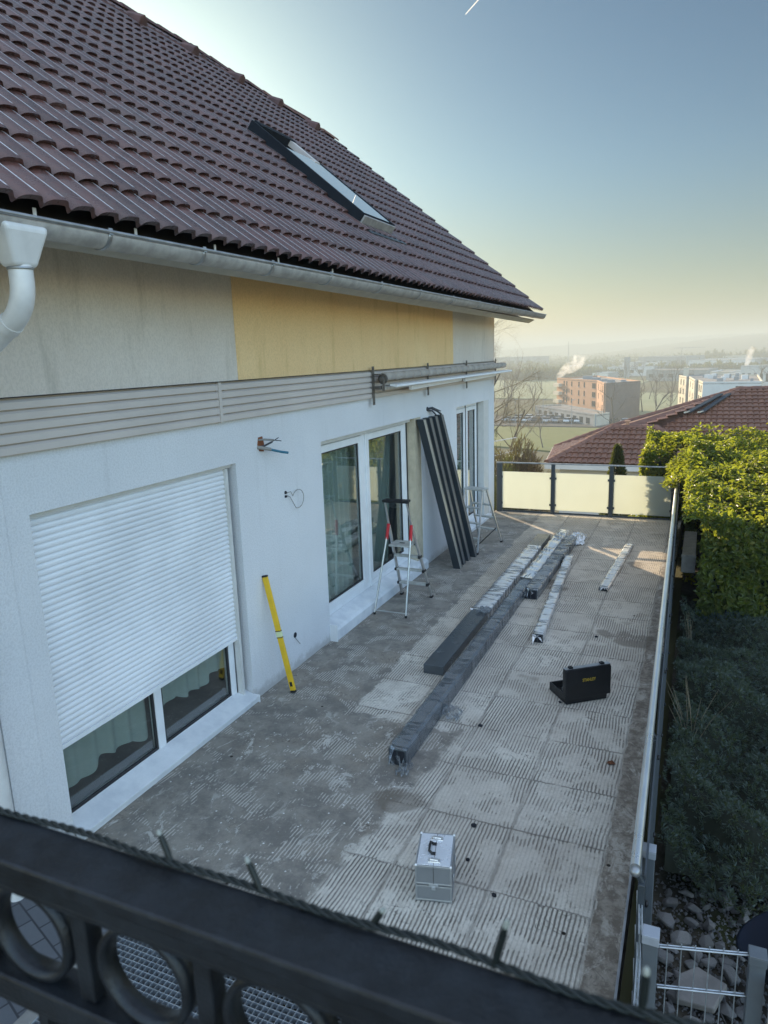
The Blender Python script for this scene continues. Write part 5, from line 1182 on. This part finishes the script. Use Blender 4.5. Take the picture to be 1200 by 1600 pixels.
tiled_plane('roof', A, (Bv - A), Cv, [A, Dv, Ev, Cv, Kv, Bv], nh)
b = MB(); b.prism([Bv + Vector((0, 0, -.02)), Cv + Vector((0, .02, -.02)), Rv, Vector((7, 36, -.5)), Vector((-5.1, 33, -.6))], (0, 0, -.06)); b.build('rear_roof', M['ridge_red'], nh, True)
def caps(p, q, n, r=.12):
    p, q = Vector(p), Vector(q)
    b = MB()
    for k in range(n): cap(b, p.lerp(q, k / n) + Vector((0, 0, .04)), p.lerp(q, (k + 1) / n) + Vector((0, 0, .04)), r)
    b.build('hip_tile', M['ridge_red'], nh, True, fix=False)
caps(A, Dv, 8); caps(Dv, D2, 4); caps(D2, Vv, 4); caps(Ev + Vector((.0, 0, -.02)), Cv, 11); caps(Cv, Rv, 14); caps(Bv, Kv, 8); caps(Kv, Cv, 14)
b = MB(); b.bar(A + Vector((-.04, -.03, -.10)), Bv + Vector((-.04, 0, -.10)), .05, .2); b.bar(A + Vector((-.04, -.05, -.10)), wing_r + Vector((3, -.05, -.10)), .05, .18); b.build('fascia', M['white_wall'], nh, True)
b = MB(); b.prism([(-4.3, 24.35, -5.5), (8, 24.35, -5.5), (8, 33, -5.5), (-4.7, 33, -5.5)], (0, 0, 4.85)); b.build('wall', M['white_wall'], nh, True)
b = MB(); b.lathe([(.045, 0), (.045, .38), (.06, .38), (.06, .44)], (1.05, 25.6, .05), (0, 0, 1), 12); vp = b.build('vent_pipe', M['cap_grey'], nh, True)
b = MB(); b.prism([(.75, 25.3, .02), (1.35, 25.3, .02), (1.25, 25.9, .24), (.85, 25.9, .24)], (0, 0, .06)); b.build('flashing', M['anthracite_edge'], nh, True)
b = MB(); b.box(-2.42, -2.30, 26.5, 26.62, .42, .66); b.box(-2.45, -2.27, 26.47, 26.65, .66, .69); b.build('chimney', M['orange_wall'], nh, True)
for s0_ in (.0, .55):
    b = MB(); p, q = Vector((-.45 + s0_ * .8, 27.55 + s0_ * .2, .86)), Vector((.62 + s0_ * .5, 29.2 + s0_ * .2, 1.40)); b.bar(p + Vector((0, 0, .03)), q + Vector((0, 0, .03)), .17, .05); b.build('roof_window', M['anthracite'], nh, True, bevel=.01)
    b = MB(); b.bar(p + Vector((-.12, 0, .03)), p + Vector((.08, 0, .07)), .05, .05); b.build('window_edge', M['alu'], nh, True)
ct = thing('conical_tree', 'small dark clipped conical evergreen in front of the red tiled roof', 'tree', (-1.9, 19.0, -2.5))
n = 9000; h = RNG.uniform(0, 1, n); a = RNG.uniform(0, 6.28, n); r = .50 * (1 - h) ** .8 * np.sqrt(RNG.uniform(.6, 1, n))
P = np.stack([-1.9 + r * np.cos(a), 19 + r * np.sin(a), -2.0 + h * 2.75], 1); blade_cloud('crown', P, np.stack([np.cos(a), np.sin(a), np.full(n, .8)], 1), .10, .03, 'conifer', ct, jit=.4)
b = MB(); b.tube([(-1.9, 19, -2.6), (-1.9, 19, .3)], [.06, .02], 8); b.build('trunk', M['bark'], ct, True)

# ------------------------------------------------------------------ bare trees
def tree_mesh(seed, H_, spread, depth=5, r0=.16, crook=.22, nb=4):
    rr = random.Random(seed); tr, tw = MB(), MB()
    def grow(p, d, L, r, lvl):
        k = 4; pts = [p]; rs = [r]; q = p.copy(); dd = d.copy()
        for i in range(k):
            dd = (dd + Vector((rr.gauss(0, crook), rr.gauss(0, crook), rr.gauss(0, crook) + .05))).normalized(); q = q + dd * (L / k); pts.append(q.copy()); rs.append(r * (1 - .55 * (i + 1) / k))
        (tr if lvl < 2 else tw).tube(pts, rs, 6 if lvl < 2 else 4 if lvl < 3 else 3, lvl < 2)
        if lvl >= depth: return
        m = nb + (2 if lvl == 0 else 0)
        for i in range(m):
            f = (.35 + .65 * (i + .5) / m) if lvl == 0 else rr.uniform(.25, 1.0); idx = min(k - 1, int(f * k)); pp = pts[idx].lerp(pts[idx + 1], f * k - idx)
            az = rr.uniform(0, 6.28) if lvl else i * 2.4 + rr.uniform(-.3, .3); ax_ = dd.orthogonal().normalized(); ax_.rotate(Matrix.Rotation(az, 3, dd))
            nd = (dd * rr.uniform(.45, .8) + ax_ * spread * rr.uniform(.6, 1.1) + Vector((0, 0, .18))).normalized()
            grow(pp, nd, L * rr.uniform(.48, .68) * (1 - .25 * f if lvl == 0 else 1), rs[idx] * rr.uniform(.42, .6), lvl + 1)
    grow(Vector((0, 0, 0)), Vector((0, 0, 1)), H_, r0, 0)
    return tr, tw
def bare_tree(loc, seed, H_, label, spread=.8, depth=4, r0=.16, group=None, nb=4, mat='bark', tmat='twig', rz=0):
    t = thing('bare_tree', label, 'tree', loc, rz, group); tr, tw = tree_mesh(seed, H_, spread, depth, r0, .16, nb)
    tr.build('trunk', M[mat], t, fix=False); tw.build('crown', M[tmat], t, fix=False); return t
bare_tree((-9.1, 40.0, -7.6), 5, 9.2, 'tall bare tree with fine spreading twigs just beyond the house corner', .95, 5, .24, None, 5, 'bark', 'tan_twig')
def bush(loc, r, label, mat, n, name='bush', L=.25):
    t = thing(name, label, 'bush', loc); a = RNG.normal(0, 1, (n, 3)); a /= np.linalg.norm(a, axis=1, keepdims=True); a[:, 2] = np.abs(a[:, 2]); k = RNG.uniform(.55, 1.0, n)[:, None] * (1 + .18 * np.sin(a[:, :1] * 6 + a[:, 1:2] * 5))
    P = np.array(loc) + a * k * np.array(r); blade_cloud('foliage', P, a + np.array([0, 0, .6]), L, L * .10, mat, t, jit=.45)
    b = MB()
    for i in range(7): d = Vector((RNG.normal(0, .4), RNG.normal(0, .4), 1)); b.tube([Vector(loc), Vector(loc) + d * r[2] * .7], [.03, .012], 5)
    b.build('stems', M['twig'], t, True); return t
bush((-6.9, 29.0, -3.3), (1.5, 1.3, 2.6), 'reddish brown leafless bush below the tall bare tree', 'reddish_twig', 9000, L=.32)
bush((-6.9, 27.0, -4.2), (.9, .9, 3.0), 'dark evergreen bush showing between the house corner and the red roof', 'conifer', 7000, L=.2)
bush((-9.6, 33.0, -5.0), (1.6, 1.5, 4.6), 'dark bushy evergreen close to the house corner', 'conifer', 7000, L=.25)
cf = thing('cold_frame', 'pale greenhouse frame with sloping bars beside the house corner', 'greenhouse', (-8.3, 30.5, -3.5))
b = MB()
for k in range(4): b.bar((-8.9 + k * .45, 30 + k * .3, -2.8), (-8.9 + k * .45, 30 + k * .3, -1.3 + .12 * k), .03, .03)
b.bar((-9.2, 30, -.75), (-7.4, 31.1, -.5), .03, .03); b.bar((-9.2, 30, -1.5), (-7.2, 31.2, -1.0), .03, .03); b.bar((-9.0, 29.9, -2.0), (-7.1, 31.2, -1.35), .03, .03); b.build('frame', M['white_wall'], cf, True)
b = MB(); b.prism([(-9.1, 30.02, -2.6), (-7.1, 31.25, -2.6), (-7.1, 31.25, -1.1), (-9.1, 30.02, -1.7)], (0, .03, 0)); b.build('glazing', M['frosted'], cf, True)

# ------------------------------------------------------------------ valley
ZV = -17.0
def flat(name, poly, z, mat): 
    b = MB(); b.prism([(x, y, z - .3) for x, y in poly], (0, 0, .3)); return tag(b.build(name, M[mat]), kind='structure')
flat('lawn', [(-42, 152), (-16, 140), (-14, 190), (-52, 193)], ZV + .30, 'lawn')
flat('car_park', [(-62, 196), (-15, 192), (-14, 206), (-62, 224)], ZV + .32, 'asphalt')
flat('pale_field', [(-140, 330), (-40, 300), (-30, 470), (-170, 520)], ZV + .34, 'pale_field')
flat('meadow', [(-25, 230), (10, 225), (14, 330), (-28, 345)], ZV + .33, 'pale_field')
def poly_building(name, label, fp, z0, z1, mats, roofmat='flat_roof', cat='apartment block', parap=.4):
    """fp: footprint corners; mats: one wall material per side"""
    cx = sum(p[0] for p in fp) / len(fp); cy = sum(p[1] for p in fp) / len(fp); t = thing(name, label, cat, (cx, cy, z0)); n = len(fp)
    for i in range(n):
        p, q = Vector((*fp[i], z0)), Vector((*fp[(i + 1) % n], z0)); d = (q - p).normalized(); nn = Vector((d.y, -d.x, 0))
        if nn.dot(Vector(((p.x + q.x) / 2 - cx, (p.y + q.y) / 2 - cy, 0))) < 0: nn = -nn
        b = MB(); b.prism([p, q, q - nn * .3, p - nn * .3], (0, 0, z1 - z0 + parap)); b.build('wall', M[mats[i % len(mats)]], t, True)
    b = MB(); b.prism([(x, y, z1 - .2) for x, y in fp], (0, 0, .2)); b.build('roof', M[roofmat], t, True)
    return t
def add_windows(t, p, q, z0, floors, fh, spec, outward, name='window', sub=True):
    """spec: list of (fraction along p>q, width, height, sill)"""
    p, q = Vector((*p, 0)), Vector((*q, 0)); d = (q - p); L = d.length; d.normalize(); nn = Vector(outward).normalized()
    for f in range(floors):
        for (fr, w, h, sl_) in spec:
            c = p + d * (fr * L) + Vector((0, 0, z0 + f * fh + sl_)); b = MB(); b.prism([c - d * w / 2 + nn * .02, c + d * w / 2 + nn * .02, c + d * w / 2 + nn * .02 + Vector((0, 0, h)), c - d * w / 2 + nn * .02 + Vector((0, 0, h))], nn * -.12)
            wn = b.build(name, M['window_dark'], t, True)
            b = MB(); b.prism([c - d * w / 2 + nn * .03 + Vector((0, 0, -.1)), c + d * w / 2 + nn * .03 + Vector((0, 0, -.1)), c + d * w / 2 + nn * .03, c - d * w / 2 + nn * .03], nn * .12); 
            if sub: b.build('sill', M['grey_wall'], wn, True)
o1, o2, o3, o4, o5 = (-45.2, 247.6), (-28.8, 222.5), (-24.1, 201.8), (-16.0, 214), (-34, 262)
ob = poly_building('apartment_building', 'orange rendered apartment building with flat roof in the valley', [o1, o2, o3, o4, o5], ZV, -6.3, ['orange_wall', 'orange_wall', 'brown_wall', 'orange_wall', 'orange_wall'])
n12 = (-(o1[1] - o2[1]), (o1[0] - o2[0]), 0); n12 = Vector((o2[1] - o1[1], -(o2[0] - o1[0]), 0)); n12 = n12 if n12.x < 0 else -n12
n23 = Vector((o3[1] - o2[1], -(o3[0] - o2[0]), 0)); n23 = n23 if n23.x < 0 else -n23
add_windows(ob, o1, o2, ZV, 4, 2.65, [(.20, .9, 1.5, .8), (.27, .9, 1.5, .8), (.40, .9, 1.5, .8), (.58, .9, 1.5, .8), (.71, .9, 1.5, .8), (.93, 2.4, 1.5, .7)], n12)
add_windows(ob, o2, o3, ZV, 4, 2.65, [(.22, 1.4, 1.6, .7), (.75, 1.8, 1.6, .7)], n23)
for f in range(4):
    b = MB(); p = Vector((*o1, ZV + f * 2.65 + .3)); d = (Vector((*o2, 0)) - Vector((*o1, 0))).normalized(); nn = n12.normalized()
    b.prism([p - d * .2, p + d * 4.4, p + d * 4.4 + nn * 1.2, p - d * .2 + nn * 1.2], (0, 0, 1.1)); b.build('balcony', M['cream_wall'], ob, True)
for (fx, fy, s) in ((-30, 230, 1.2), (-27, 225, .8), (-24, 215, 1.0), (-34, 240, 1.4), (-21, 219, .7)):
    b = MB(); b.box(fx - s, fx + s, fy - s, fy + s, -6.3, -6.3 + s * .8); b.build('roof_unit', M['grey_wall'], ob, True)
lw = poly_building('low_building', 'low flat roofed annexe in front of the orange apartment building', [(-48, 226.5), (-25.4, 194.1), (-22.5, 200.5), (-41, 232)], ZV, -13.9, ['grey_wall', 'cream_wall'], cat='building')
add_windows(lw, (-48, 226.5), (-25.4, 194.1), ZV, 1, 3, [(.1 + .1 * k, 2.2, 1.6, .7) for k in range(9)], Vector((-1, -.7, 0)))
# cream block with three stepped bays
cfp = [(-6.9, 242.3), (-4.6, 231.2), (-3.9, 231.6), (-1.9, 206.0), (-1.2, 206.4), (-.05, 194.6), (13, 193.7), (14.5, 236), (4, 246)]
cm = poly_building('apartment_building', 'cream apartment building with three stepped bays and cluttered flat roof', cfp, ZV, -6.0, ['cream_wall', 'grey_wall', 'cream_wall', 'grey_wall', 'cream_wall', 'white_wall', 'cream_wall'])
for a, c in ((0, 1), (2, 3), (4, 5)): 
    nn = Vector((cfp[c][1] - cfp[a][1], -(cfp[c][0] - cfp[a][0]), 0)); nn = nn if nn.x < 0 else -nn
    add_windows(cm, cfp[a], cfp[c], ZV, 4, 2.7, [(.32, 2.2 if a else 1.6, 1.6, .7), (.7, 2.2 if a else 1.6, 1.6, .7)], nn)
add_windows(cm, cfp[5], cfp[6], ZV, 4, 2.7, [(.62, 1.6, 1.3, .9), (.92, 1.8, 1.3, .9)], Vector((0, -1, 0)))
b = MB(); b.box(-5.6, -4.2, 236, 239, -6, -3.2); b.build('stair_tower', M['cream_wall'], cm, True)
rr = random.Random(3)
for k in range(16):
    fx, fy, s = rr.uniform(0, 12.5), rr.uniform(197, 238), rr.uniform(.3, .8); b = MB(); b.box(fx - s, fx + s, fy - s, fy + s, -6, -5.5 + s * .8); b.build('roof_unit', M['white_wall' if k % 2 else 'grey_wall'], cm, True)
# works buildings further out
wk = [('industrial_building', 'long white works building with pale loading front near the steam', [(15.5, 372), (27, 360), (60, 395), (48, 408)], -17, -7, ['white_wall', 'cream_wall'], 5),
      ('industrial_building', 'low cream hall between the cream flats and the white works', [(3, 402), (12, 398), (20, 430), (9, 436)], -17, -10.5, ['cream_wall', 'white_wall'], 4),
      ('industrial_building', 'long grey blue shed with flat roof beyond the cream flats', [(-32, 470), (2, 455), (8, 490), (-28, 506)], -17, -11, ['grey_wall', 'grey_wall'], 6),
      ('industrial_building', 'pale low warehouse with white eaves far beyond the orange building', [(-70, 560), (-32, 548), (-24, 580), (-64, 594)], -17, -10.5, ['white_wall', 'grey_wall'], 6),
      ('industrial_building', 'small white hall between distant trees beyond the orange building', [(-64, 470), (-54, 466), (-50, 486), (-61, 491)], -17, -12, ['white_wall', 'grey_wall'], 3),
      ('industrial_building', 'wide dark roofed factory on the far valley floor', [(-58, 735), (-15, 715), (0, 770), (-46, 792)], -17, -6.5, ['grey_wall', 'grey_wall'], 7),
      ('industrial_building', 'broad pale distribution hall in the hazy distance', [(-12, 650), (36, 630), (48, 680), (0, 702)], -17, -9, ['white_wall', 'grey_wall'], 8),
      ('industrial_building', 'hazy far off hall next to the mast', [(-255, 900), (-190, 880), (-180, 930), (-245, 955)], -17, -4, ['grey_wall', 'grey_wall'], 6),
      ('house', 'small far house among bare trees beyond the pale field', [(-122, 520), (-110, 514), (-106, 526), (-118, 532)], -17, -12.5, ['white_wall', 'cream_wall'], 2)]
for nm, lab, fp, z0, z1, mats, nw in wk:
    t = poly_building(nm, lab, fp, z0, z1, mats, cat='industrial building' if nm != 'house' else 'house', parap=.5)
    nn = Vector((fp[1][1] - fp[0][1], -(fp[1][0] - fp[0][0]), 0)); nn = nn if nn.y < 0 else -nn
    add_windows(t, fp[0], fp[1], z0, 1, 3, [((k + .5) / nw, (Vector(fp[1]) - Vector(fp[0])).length / nw * .5, (z1 - z0) * .35, (z1 - z0) * .35) for k in range(nw)], nn, 'window', False)
    if nm == 'house': 
        b = MB(); c = [(x, y, z1 + .5) for x, y in fp]; m1, m2 = [(Vector(c[i]) + Vector(c[j])) / 2 + Vector((0, 0, 3)) for i, j in ((0, 3), (1, 2))]; b.add(c + [m1, m2], [(0, 1, 5, 4), (2, 3, 4, 5), (0, 4, 3), (1, 2, 5)]); b.build('roof', M['ridge_red'], t, True)
rr = random.Random(8)
for k in range(12):
    x0, y0 = (-150 + 17 * k + rr.uniform(-5, 5)), rr.uniform(620, 980); w_, d_ = rr.uniform(10, 30), rr.uniform(12, 30); z1 = ZV + rr.uniform(4.5, 9)
    t = poly_building('industrial_building', 'hazy flat roofed hall far out on the valley floor', [(x0, y0), (x0 + w_, y0 - w_ * .3), (x0 + w_ + d_ * .3, y0 - w_ * .3 + d_), (x0 + d_ * .3, y0 + d_)], ZV, z1, [rr.choice(['white_wall', 'grey_wall', 'cream_wall']), 'grey_wall'], cat='industrial building')
    t['group'] = 'hazy halls on the far valley floor'
ms_ = thing('mast', 'thin lattice mast standing above the far trees', 'mast', (-168, 1000, ZV))
b = MB()
for a in range(3): b.bar((-168 + 1.2 * math.cos(a * 2.1), 1000 + 1.2 * math.sin(a * 2.1), ZV), (-168, 1000, 14), .5, .5)
for k in range(8): b.bar((-169.0 + k * .1, 1000, ZV + 3 * k), (-167.0 - k * .1, 1000, ZV + 3 * k + 2), .3, .3)
b.build('lattice', M['grey_wall'], ms_, True)
tw_ = poly_building('tower', 'narrow grey tower block beside the distant hall', [(-50.5, 526), (-47.5, 525), (-46.8, 529), (-49.8, 530)], ZV, -3.5, ['grey_wall'], cat='tower')
cr = thing('crane', 'faint tower crane above the far works', 'crane', (-22, 820, ZV)); b = MB(); b.bar((-22, 820, ZV), (-22, 820, 1), .6, .6); b.build('tower', M['grey_wall'], cr, True); b = MB(); b.bar((-30, 818, 1.2), (0, 826, 1.2), .5, .5); b.build('jib', M['grey_wall'], cr, True)
# cars
def make_car(mat, label, group):
    t = thing('parked_car', label, 'car', (0, 0, 0), 0, group)
    b = MB(); side = [(-2.1, .35), (2.1, .35), (2.15, .75), (1.3, .95), (-1.95, .95), (-2.15, .7)]; b.prism([(x, -.85, z) for x, z in side], (0, 1.7, 0)); b.build('body', M[mat], t, bevel=.06)
    b = MB(); cab = [(1.25, .951), (.55, 1.42), (-1.35, 1.45), (-1.9, .951)]; b.prism([(x, -.74, z) for x, z in cab], (0, 1.48, 0)); b.build('windows', M['car_glass'], t, bevel=.05)
    b = MB(); b.box(-1.3, .5, -.70, .70, 1.40, 1.475); b.build('roof_panel', M[mat], t, bevel=.03)
    for x in (-1.35, 1.35):
        for y in (-.86, .70): b = MB(); b.lathe([(.33, 0), (.33, .16)], (x, y, .33), (0, 1, 0), 14); b.build('wheel', M['rubber'], t)
    return t
protos = [make_car('car_white', 'small white car in the car park by the orange building', 'white parked cars'), make_car('car_silver', 'small silver car in the car park by the orange building', 'silver parked cars'), make_car('car_dark', 'small dark car in the car park by the orange building', 'dark parked cars')]
used = set(); k = 0
row = [(-52 + 3.05 * i, 206.5 - .42 * i) for i in range(12)] + [(-50 + 3.2 * i, 214 - .6 * i) for i in range(8)]
for i, (x, y) in enumerate(row):
    w = (0, 1, 0, 2, 0, 1, 0)[i % 7]; loc = (x, y, ZV + .33); rz = rad(75 + rr.uniform(-4, 4))
    if w not in used: protos[w].location = loc; protos[w].rotation_euler = (0, 0, rz); used.add(w)
    else: dup(protos[w], loc, rz)
# lamp posts by the car park
t = thing('street_lamp', 'thin grey lamp post between the parked cars and the lawn', 'street lamp', (-48, 200, ZV), 0, 'lamp posts by the car park')
b = MB(); b.tube([(0, 0, 0), (0, 0, 7)], [.09, .06], 8); b.build('pole', M['grey_wall'], t); b = MB(); b.box(-.1, .9, -.15, .15, 6.95, 7.1); b.build('lamp_head', M['grey_wall'], t)
for x, y in ((-40, 199), (-32, 197.5)): dup(t, (x, y, ZV))
# trees of the valley floor
kinds = []
for s_, H_, sp in ((21, 9.5, .85), (33, 10.5, .7), (47, 8.5, 1.0)):
    t = bare_tree((0, 0, 0), s_, H_, '', sp, 4, .22, 'bare trees on the valley floor', 4); kinds.append(t)
spots = [(-17.8, 172, 1.0), (-12.2, 203, .95), (-8.5, 222, .9), (-30, 150, .62), (-17, 240, .9), (-14, 262, 1.05), (-10, 285, 1.0), (-19, 300, .9), (-6, 312, 1.1), (-12, 330, 1.2), (-60, 235, 1.1), (-66, 262, 1.0), (-74, 300, 1.1), (-62, 290, .8), (-84, 330, 1.2), (-70, 345, .9), (-95, 380, 1.2), (-52, 300, .9), (-58, 330, 1.0), (-110, 420, 1.3), (-48, 360, 1.0), (-36, 380, 1.1), (-28, 400, 1.2), (-20, 395, 1.0), (20, 330, 1.1), (26, 338, 1.0), (-80, 250, 1.3), (-53, 245, .8)]
desc = ['bare tree on the valley floor, thin and tall among its neighbours', 'bare tree standing on the hazy valley floor']
for i, (x, y, s_) in enumerate(spots):
    k = kinds[i % 3]; rz = rr.uniform(0, 6.28)
    lab = {0: 'dark bare tree in front of the grey end wall of the orange building', 1: 'bare tree beside the grey end of the orange building', 3: 'low bare tree at the edge of the valley lawn'}.get(i, 'bare winter tree on the hazy valley floor')
    if i < 3: k.location = (x, y, ZV); k.rotation_euler = (0, 0, rz); k.scale = (s_,) * 3; k['label'] = lab
    else: dup(k, (x, y, ZV), rz, lab, None, (s_,) * 3)
# belts of wood reading as one mass
n = 60000; ch = RNG.integers(0, 6, n)
belts = [(-170, 545, 60, 585, 9), (-330, 800, 30, 760, 10), (-420, 1050, 120, 960, 12), (-520, 1400, 260, 1300, 14), (-120, 505, -70, 520, 8), (-20, 860, 140, 820, 16)]
u = RNG.uniform(0, 1, n); bl = np.array(belts)[ch]; x = bl[:, 0] + (bl[:, 2] - bl[:, 0]) * u; y = bl[:, 1] + (bl[:, 3] - bl[:, 1]) * u + RNG.uniform(-14, 14, n)
hh = bl[:, 4] * (.62 + .12 * np.sin(x * .11 + 2 * np.sin(x * .031)) + .13 * np.sin(x * .83) + .1 * np.sin(x * 2.3)); P = np.stack([x, y, ZV + hh * RNG.uniform(0, 1, n)], 1)
blade_cloud('distant_wood', P, np.tile([0, 0, 1.0], (n, 1)), 2.6, .8, 'wood_far', None, jit=.7); tag(bpy.data.objects['distant_wood'], 'hazy belts of bare woodland across the valley', 'woodland', kind='stuff')
# hills on the horizon
def hill(name, pts, depth, z0, mat):
    n = len(pts); V = []; xs_ = np.linspace(pts[0][0], pts[-1][0], 220); yy_ = np.interp(xs_, [p[0] for p in pts], [p[1] for p in pts]); zz = np.interp(xs_, [p[0] for p in pts], [p[2] for p in pts])
    m = 9
    for i in range(220):
        for j in range(m):
            f = j / (m - 1); z = z0 + (zz[i] - z0) * math.sin(f * math.pi / 2) + (random.random() - .5) * (4.5 if j > 3 else 2)
            V.append((xs_[i], yy_[i] - depth * (1 - f), z))
    F = [(i * m + j, i * m + j + 1, (i + 1) * m + j + 1, (i + 1) * m + j) for i in range(219) for j in range(m - 1)]
    return tag(link_mesh(name, np_mesh(name, V, F, True), M[mat]), kind='structure')
hill('hill', [(-345, 2050, -17), (-193, 2050, -4), (-98, 2050, 7), (-4, 2050, 17), (70, 2050, 22), (140, 2050, 27), (345, 2050, 34), (740, 2050, 35)], 700, ZV, 'hill')
hill('far_hill', [(-1250, 2600, 4), (-680, 2600, 9), (-475, 2600, 19), (-200, 2600, 27), (0, 2600, 34), (210, 2600, 36), (780, 2600, 36)], 60, ZV, 'hill')
# steam
def steam(label, pts, rs, seed, dens):
    t = NT('steam_volume'); ob_ = t.obj(); nz = t.noise(ob_, .30, 5, .6, .6); nd = t.n('VolumePrincipled', {'Color': (.95, .95, .95), 'Density': t.math('MULTIPLY', t.step(nz, .42, .62), dens), 'Anisotropy': .3})
    t.t.links.new(nd.outputs[0], t.out.inputs[1])
    b = MB(); b.tube(pts, rs, 14); o = b.build('steam_plume', t.m, None, origin=None); return tag(o, label, 'steam')
steam('white steam plume drifting off the roof of the orange building', [(-48, 262, -6.6), (-46, 262.5, -4.5), (-43.5, 263, -2.8), (-41, 264, -.8), (-37, 265, 1.0)], [.7, 1.6, 2.4, 2.8, .4], 1, .35)
steam('thin white steam column above the white works', [(17.5, 372, -7), (18.4, 372, -4), (18.6, 372, -1.5), (20.4, 372, 1.5)], [.7, 1.4, 1.7, 1.5], 2, .4)
# contrail high above
cn = MB(); cn.tube([(-1232, 4000, 1716), (-1180, 4000, 1756), (-1130, 4000, 1794)], [2.2, 2.6, 2.8], 6)
t = NT('contrail'); m1 = t.n('MixShader', {0: .7, 1: t.n('BsdfTransparent').outputs[0], 2: t.n('MixShader', {0: .6, 1: t.n('BsdfDiffuse', {0: (.9, .9, .9)}).outputs[0], 2: t.n('BsdfTranslucent', {0: (.9, .9, .9)}).outputs[0]}).outputs[0]}).outputs[0]
tag(cn.build('contrail', t.done(m1), None), 'short white contrail high in the blue sky', 'contrail')

# ------------------------------------------------------------------ valley haze
hz = MB(); hz.box(-4400, 4400, -29, 6400, -18.6, 41)
t = NT('haze'); nd = t.n('VolumePrincipled', {'Color': (.56, .61, .60), 'Density': HAZE, 'Anisotropy': .1}); t.t.links.new(nd.outputs[0], t.out.inputs[1])
tag(hz.build('haze', t.m), 'pale morning haze filling the valley', 'haze', kind='stuff')
for o in list(bpy.data.objects):
    if o.type == 'MESH' and o.data.users > 0 and len(o.data.vertices) == 0: bpy.data.objects.remove(o)
